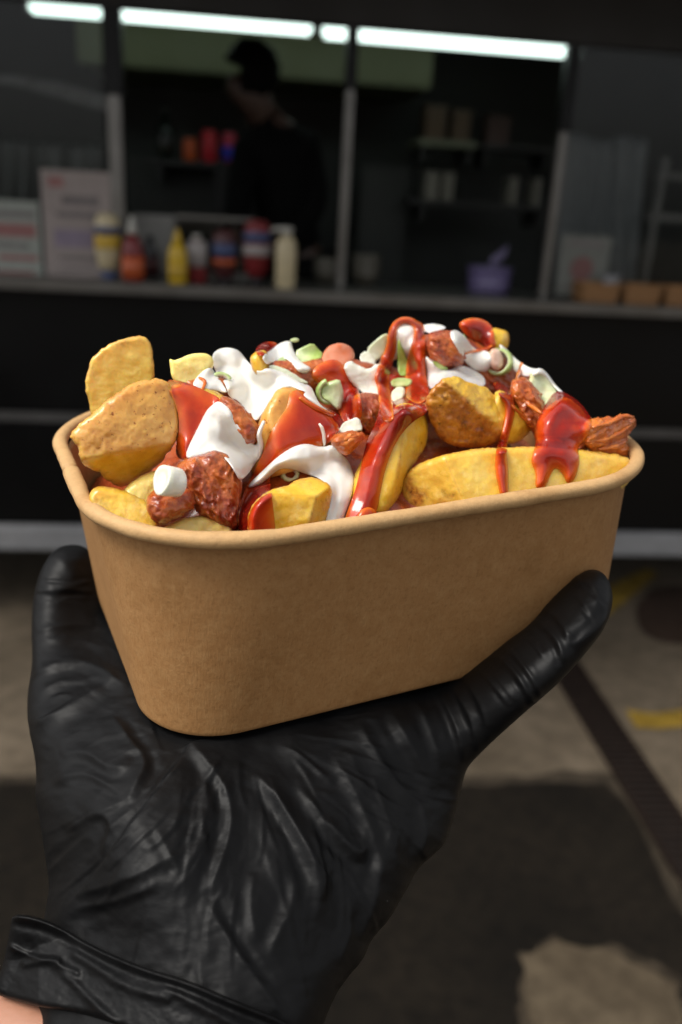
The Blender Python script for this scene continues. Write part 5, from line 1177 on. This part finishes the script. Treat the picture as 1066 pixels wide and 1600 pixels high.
# kraft trays on the counter at the right
for k, (pl, pr2, lab) in enumerate([(905, 965, 'kraft card tray on the counter, nearest the right sheet of paper'), (973, 1030, 'kraft card tray on the counter, middle of the three'), (1037, 1095, 'kraft card tray on the counter, cut off by the right edge of the photo')]):
    yl = -.10; x0, _ = FL(pl, 490, yl); x1, _ = FL(pr2, 492, yl); L = (x1-x0)/2; h = FL(pl, 467, yl)[1]-FL(pl, 497, yl)[1]
    r = tent('card_tray', (x0+x1)/2, yl, zt); tag(r, lab, 'food tray', 'kraft trays on the counter')
    n = 4; b = MB(); t = bmesh.new()
    def ringv(f, z, i): return [t.verts.new((sx*(L*f-i), .06+sy*(.055*f-i), z)) for sx, sy in ((-1, -1), (1, -1), (1, 1), (-1, 1))]
    rs = [ringv(.86, .001, 0), ringv(1.0, h, 0), ringv(1.0, h, .004), ringv(.86, .006, .004)]
    for a_, b_ in zip(rs[:-1], rs[1:]):
        for q in range(4): t.faces.new((a_[q], a_[(q+1) % 4], b_[(q+1) % 4], b_[q]))
    t.faces.new(rs[0][::-1]); t.faces.new(rs[-1]); b._add(t); b.build('tray', M_TRAY if k else globals().setdefault('M_TRAY', plain('tray_card', (.24, .12, .045), rough=.7, var=.1)), r)
# notices in the panes
def poster(pl, pt, pr3, pb3, yl, paper, lines, label, name='notice'):
    x0, z1 = FL(pl, (pt+pb3)/2, yl)[0], FL((pl+pr3)/2, pt, yl)[1]; x1, z0 = FL(pr3, (pt+pb3)/2, yl)[0], FL((pl+pr3)/2, pb3, yl)[1]
    r = tent(name, (x0+x1)/2, yl, (z0+z1)/2); tag(r, label, 'notice'); W, H = (x1-x0)/2, (z1-z0)/2
    slab('paper', -W, W, 0, .0012, -H, H, paper, r, 0)
    for (nm, a0, a1, b0, b1, m) in lines:
        b = MB(); b.box(-W+2*W*a0, -W+2*W*a1, -.0012, -.0002, -H+2*H*(1-b1), -H+2*H*(1-b0)); b.build(nm, m, r)
PP = cc_('pinkish_paper', (.30, .255, .24), rough=.7); PG_ = cc_('greenish_paper', (.27, .29, .26), rough=.7); INK = cc_('grey_print', (.15, .13, .13), rough=.7); REDI = cc_('red_print_ink', (.27, .12, .115), rough=.7); PUI = cc_('mauve_print', (.22, .18, .24), rough=.7)
poster(68, 267, 176, 441, .012, PP, [('picture', .1, .32, .06, .15, REDI), ('print_block', .28, .82, .22, .30, INK), ('print_block', .2, .88, .36, .41, INK), ('print_block', .15, .85, .52, .68, PUI), ('print_block', .2, .8, .76, .80, INK), ('print_block', .2, .7, .86, .89, INK)], 'tall pinkish printed notice in the left window, beside the thick post')
poster(-60, 312, 64, 452, .010, PG_, [('print_block', .45, .95, .12, .18, INK), ('print_block', .40, .95, .25, .40, REDI), ('print_block', .35, .85, .47, .52, INK), ('print_block', .45, .95, .60, .66, REDI), ('print_block', .4, .9, .78, .82, REDI)], 'pale notice with red print at the far left edge of the window')
po = cc_('grey_green_paper', (.14, .145, .13), rough=.7)
poster(873, 368, 950, 462, .012, po, [('print_block', .15, .85, .10, .17, INK), ('print_block', .2, .8, .84, .9, INK)], 'grey paper notice with a faded red disc in the right window')
x, z = FL(909, 420, .0105); b = MB(); b.lathe([(.042, 0), (.042, .001)], 26, Matrix.Rotation(math.pi/2, 4, 'X')); q = b.build('red_disc', cc_('faded_red', (.16, .075, .07), rough=.7), [o for o in bpy.data.objects if o.name.startswith('notice') and o.parent is None][-1]); pr0 = q.parent
q.location = (x-float((np.array(pr0.location)-TO)@EX), -.0014, z-pr0.location[2])
x0, z0 = FL(940, 478, -.03); r = tent('paper_cup', x0+.02, -.03, zt); tag(r, 'small crumpled white paper bag on the counter behind the kraft trays', 'paper bag')
b = MB(); b.lathe([(.03, 0), (.034, .01), (.036, .05), (.026, .075), (.034, .09), (.030, .092)], 9, sx=1.1, sy=.7); b.build('bag', cc_('bag_white', (.22, .22, .23), rough=.8), r, smooth=True); r.name = 'paper_bag'

def hung_sheet(name, top, bot, yl, m, label, cat, seed):
    P = [FL(*p, yl) for p in top]; Q = [FL(*p, yl) for p in bot]; n = 40; mm = 14; xc = np.mean([p[0] for p in P]); zc_ = np.mean([p[1] for p in P])
    V = []
    for j in range(mm+1):
        for i in range(n+1):
            u = i/n*(len(P)-1); k = min(int(u), len(P)-2); f = u-k
            a = np.array(P[k])*(1-f)+np.array(P[k+1])*f; q = np.array(Q[k])*(1-f)+np.array(Q[k+1])*f; t = j/mm; c = a*(1-t)+q*t
            V.append((c[0]-xc, .012*math.sin(i*.55+seed)+.008*math.sin(i*1.3+2*t), c[1]-zc_))
    Fs = [(j*(n+1)+i, (j+1)*(n+1)+i, (j+1)*(n+1)+i+1, j*(n+1)+i+1) for j in range(mm) for i in range(n)]
    o = link_mesh(name, mesh_np(name, np.array(V), Fs), m, None, TW(xc, yl, zc_)); o.rotation_euler = (0, 0, YAW)
    md = o.modifiers.new('s', 'SOLIDIFY'); md.thickness = .003; return tag(o, label, cat)
hung_sheet('pane_sheet', [(884, 205), (915, 212), (945, 222), (975, 212), (1012, 218)], [(866, 478), (900, 480), (930, 481), (960, 482), (985, 484)], .16, cc_('cloudy_grey', (.10, .106, .112), rough=.5), 'cloudy grey sheet hanging inside the right window', 'sheet', 1)  # cloudy grey sheet filling the right pane
hung_sheet('pane_sheet', [(-60, 112), (20, 118), (90, 128), (174, 152)], [(-60, 124), (20, 132), (90, 152), (174, 176)], .30, cc_('pale_reflection', (.13, .13, .13), rough=.6), 'narrow pale strip added as a reflection sloping across the top of the left window', 'reflection', 2).name = 'reflection_strip'  # pale strip added in the shape of a reflection on the pane
hung_sheet('haze', [(-60, 210), (20, 214), (90, 218), (168, 224)], [(-60, 440), (20, 444), (90, 446), (168, 448)], .42, cc_('green_grey_haze', (.022, .026, .023), rough=.4), 'dark green grey panel added as the sheen of the left window, behind the notices', 'haze', 3)  # panel added for the grey-green sheen reflected in the left pane

# ------------------------------------------------------------------ ground
def ground_mat(name, c0, c1, sc, stain=.5):
    t = NT(name); n1 = t.noise(sc*.12, 6, .65); n2_ = t.noise(sc, 6, .7); n3 = t.noise(sc*6, 3, .6)
    c = t.ramp(n1, [(.3, c0), (.7, c1)])
    c = t.mix(t.ramp(n2_, [(.35, stain), (.6, 0.0)]), c, tuple(x*.45 for x in c0))
    c = t.mix(t.ramp(n3, [(.62, 0.0), (.75, .30)]), c, tuple(min(1, x*1.5) for x in c1))
    t.set(color=c, rough=.85, spec=.12); t.bump(t.math('ADD', n2_, n3), .5, .006); return t.m
def sheet(name, pts, z, m, parent=None):
    c = np.mean(np.array(pts), 0); me = mesh_np(name, [(p[0]-c[0], p[1]-c[1], 0) for p in pts], [tuple(range(len(pts)))])
    o = link_mesh(name, me, m, parent, (c[0], c[1], z), False); return o
g0 = sheet('ground', [(-60, -60), (60, -60), (60, 60), (-60, 60)], 0.0, ground_mat('concrete', (.062, .048, .032), (.150, .119, .085), 14)); tag(g0, kind='structure')
def rough_edge(P, amp, seed, n=14):
    out = []; P = [np.array(p, float) for p in P]
    for i in range(len(P)):
        a, b = P[i], P[(i+1) % len(P)]
        for k in range(n):
            q = a+(b-a)*k/n; out.append(q)
    out = np.array(out); out[:, 0] += amp*n2(out[:, 0], out[:, 1], .12, 3, seed); out[:, 1] += amp*n2(out[:, 0], out[:, 1], .12, 3, seed+5); return [tuple(q) for q in out]
a1 = [GP(*p) for p in [(-900, 1222), (300, 1224), (948, 1226), (985, 1260), (1010, 1310)]]
cen_a = np.array([.0, 1.0]); asp = rough_edge(a1+[GP(1080, 1460), GP(1150, 1620), (1.6, -4.0), (-5, -4.0)], .03, 3, 60)
tag(sheet('asphalt', rough_edge([tuple(np.array(p)+np.array([.03 if p[0] > 0 else 0, .045])) for p in asp[::4]], .04, 12, 3), .002, ground_mat('worn_asphalt', (.024, .019, .013), (.055, .043, .030), 24, .7)), kind='structure')
tag(sheet('asphalt', asp, .004, ground_mat('asphalt', (.0042, .0032, .0021), (.0125, .0093, .006), 30, .7)), kind='structure')
cp = rough_edge([GP(*p) for p in [(812, 1508), (870, 1478), (950, 1488), (1000, 1520), (1050, 1545), (1075, 1600), (1080, 1800), (860, 1800), (850, 1620)]], .035, 7, 30)
cpc = np.mean(np.array(cp), 0)
tag(sheet('concrete_patch', rough_edge([tuple(cpc+(np.array(p)-cpc)*1.09) for p in cp[::4]], .045, 13, 3), .006, ground_mat('dirty_concrete', (.024, .018, .012), (.06, .046, .031), 26, .8)), kind='structure')
tag(sheet('concrete_patch', cp, .008, ground_mat('worn_concrete', (.050, .037, .023), (.105, .082, .054), 18)), kind='structure')
M_YEL = ground_mat('worn_yellow_paint', (.20, .125, .016), (.28, .18, .028), 18, .8)
tag(sheet('road_marking', rough_edge([GP(*p) for p in [(905, 975), (925, 975), (955, 958), (1028, 898), (1008, 888), (940, 925)]], .01, 8), .004, M_YEL), kind='structure')
tag(sheet('road_marking', rough_edge([GP(*p) for p in [(978, 1112), (1020, 1116), (1110, 1108), (1120, 1128), (1030, 1140), (992, 1138)]], .01, 9), .004, M_YEL), kind='structure')
st = [GP(1056+62*math.cos(a), 962+46*math.sin(a)) for a in np.linspace(0, 2*math.pi, 25)[:-1]]
tag(sheet('oil_stain', rough_edge(st, .02, 4, 3), .0035, ground_mat('oil_stained_concrete', (.030, .018, .012), (.042, .026, .018), 20)), kind='structure')
# slotted drain channel
d0 = np.array(GP(880, 1040)); d1 = np.array(GP(1040, 1290)); dd = (d1-d0)/np.linalg.norm(d1-d0); dn = np.array([-dd[1], dd[0]]); L = 3.4
Lw = abs(np.dot(np.array(GP(1012, 1196))-np.array(GP(955, 1205)), dn))/2
cen = (d0+d1)/2+dd*.15; dr = empty('drain_channel', (cen[0], cen[1], .001), math.atan2(dd[1], dd[0])); tag(dr, 'rusty brown slotted drain channel running diagonally across the concrete at the right', 'drain')
RUST = plain('rusty_iron', (.013, .008, .006), spec=.15, rough=.75, var=.3, scale=40, metal=.2, bump=.3)
b = MB(); b.box(-L/2, L/2, -Lw, -Lw+.012, 0, .014, .001); b.box(-L/2, L/2, Lw-.012, Lw, 0, .014, .001); b.build('frame', RUST, dr)
b = MB()
for k in range(int(L/.030)): b.box(-L/2+.004+k*.030, -L/2+.020+k*.030, -Lw+.0125, Lw-.0125, .0035, .011)
b.build('grate', RUST, dr)
b = MB(); b.box(-L/2, L/2, -Lw+.012, Lw-.012, .0005, .003); b.build('channel_bed', plain('drain_dark', (.006, .005, .004), rough=.9), dr)
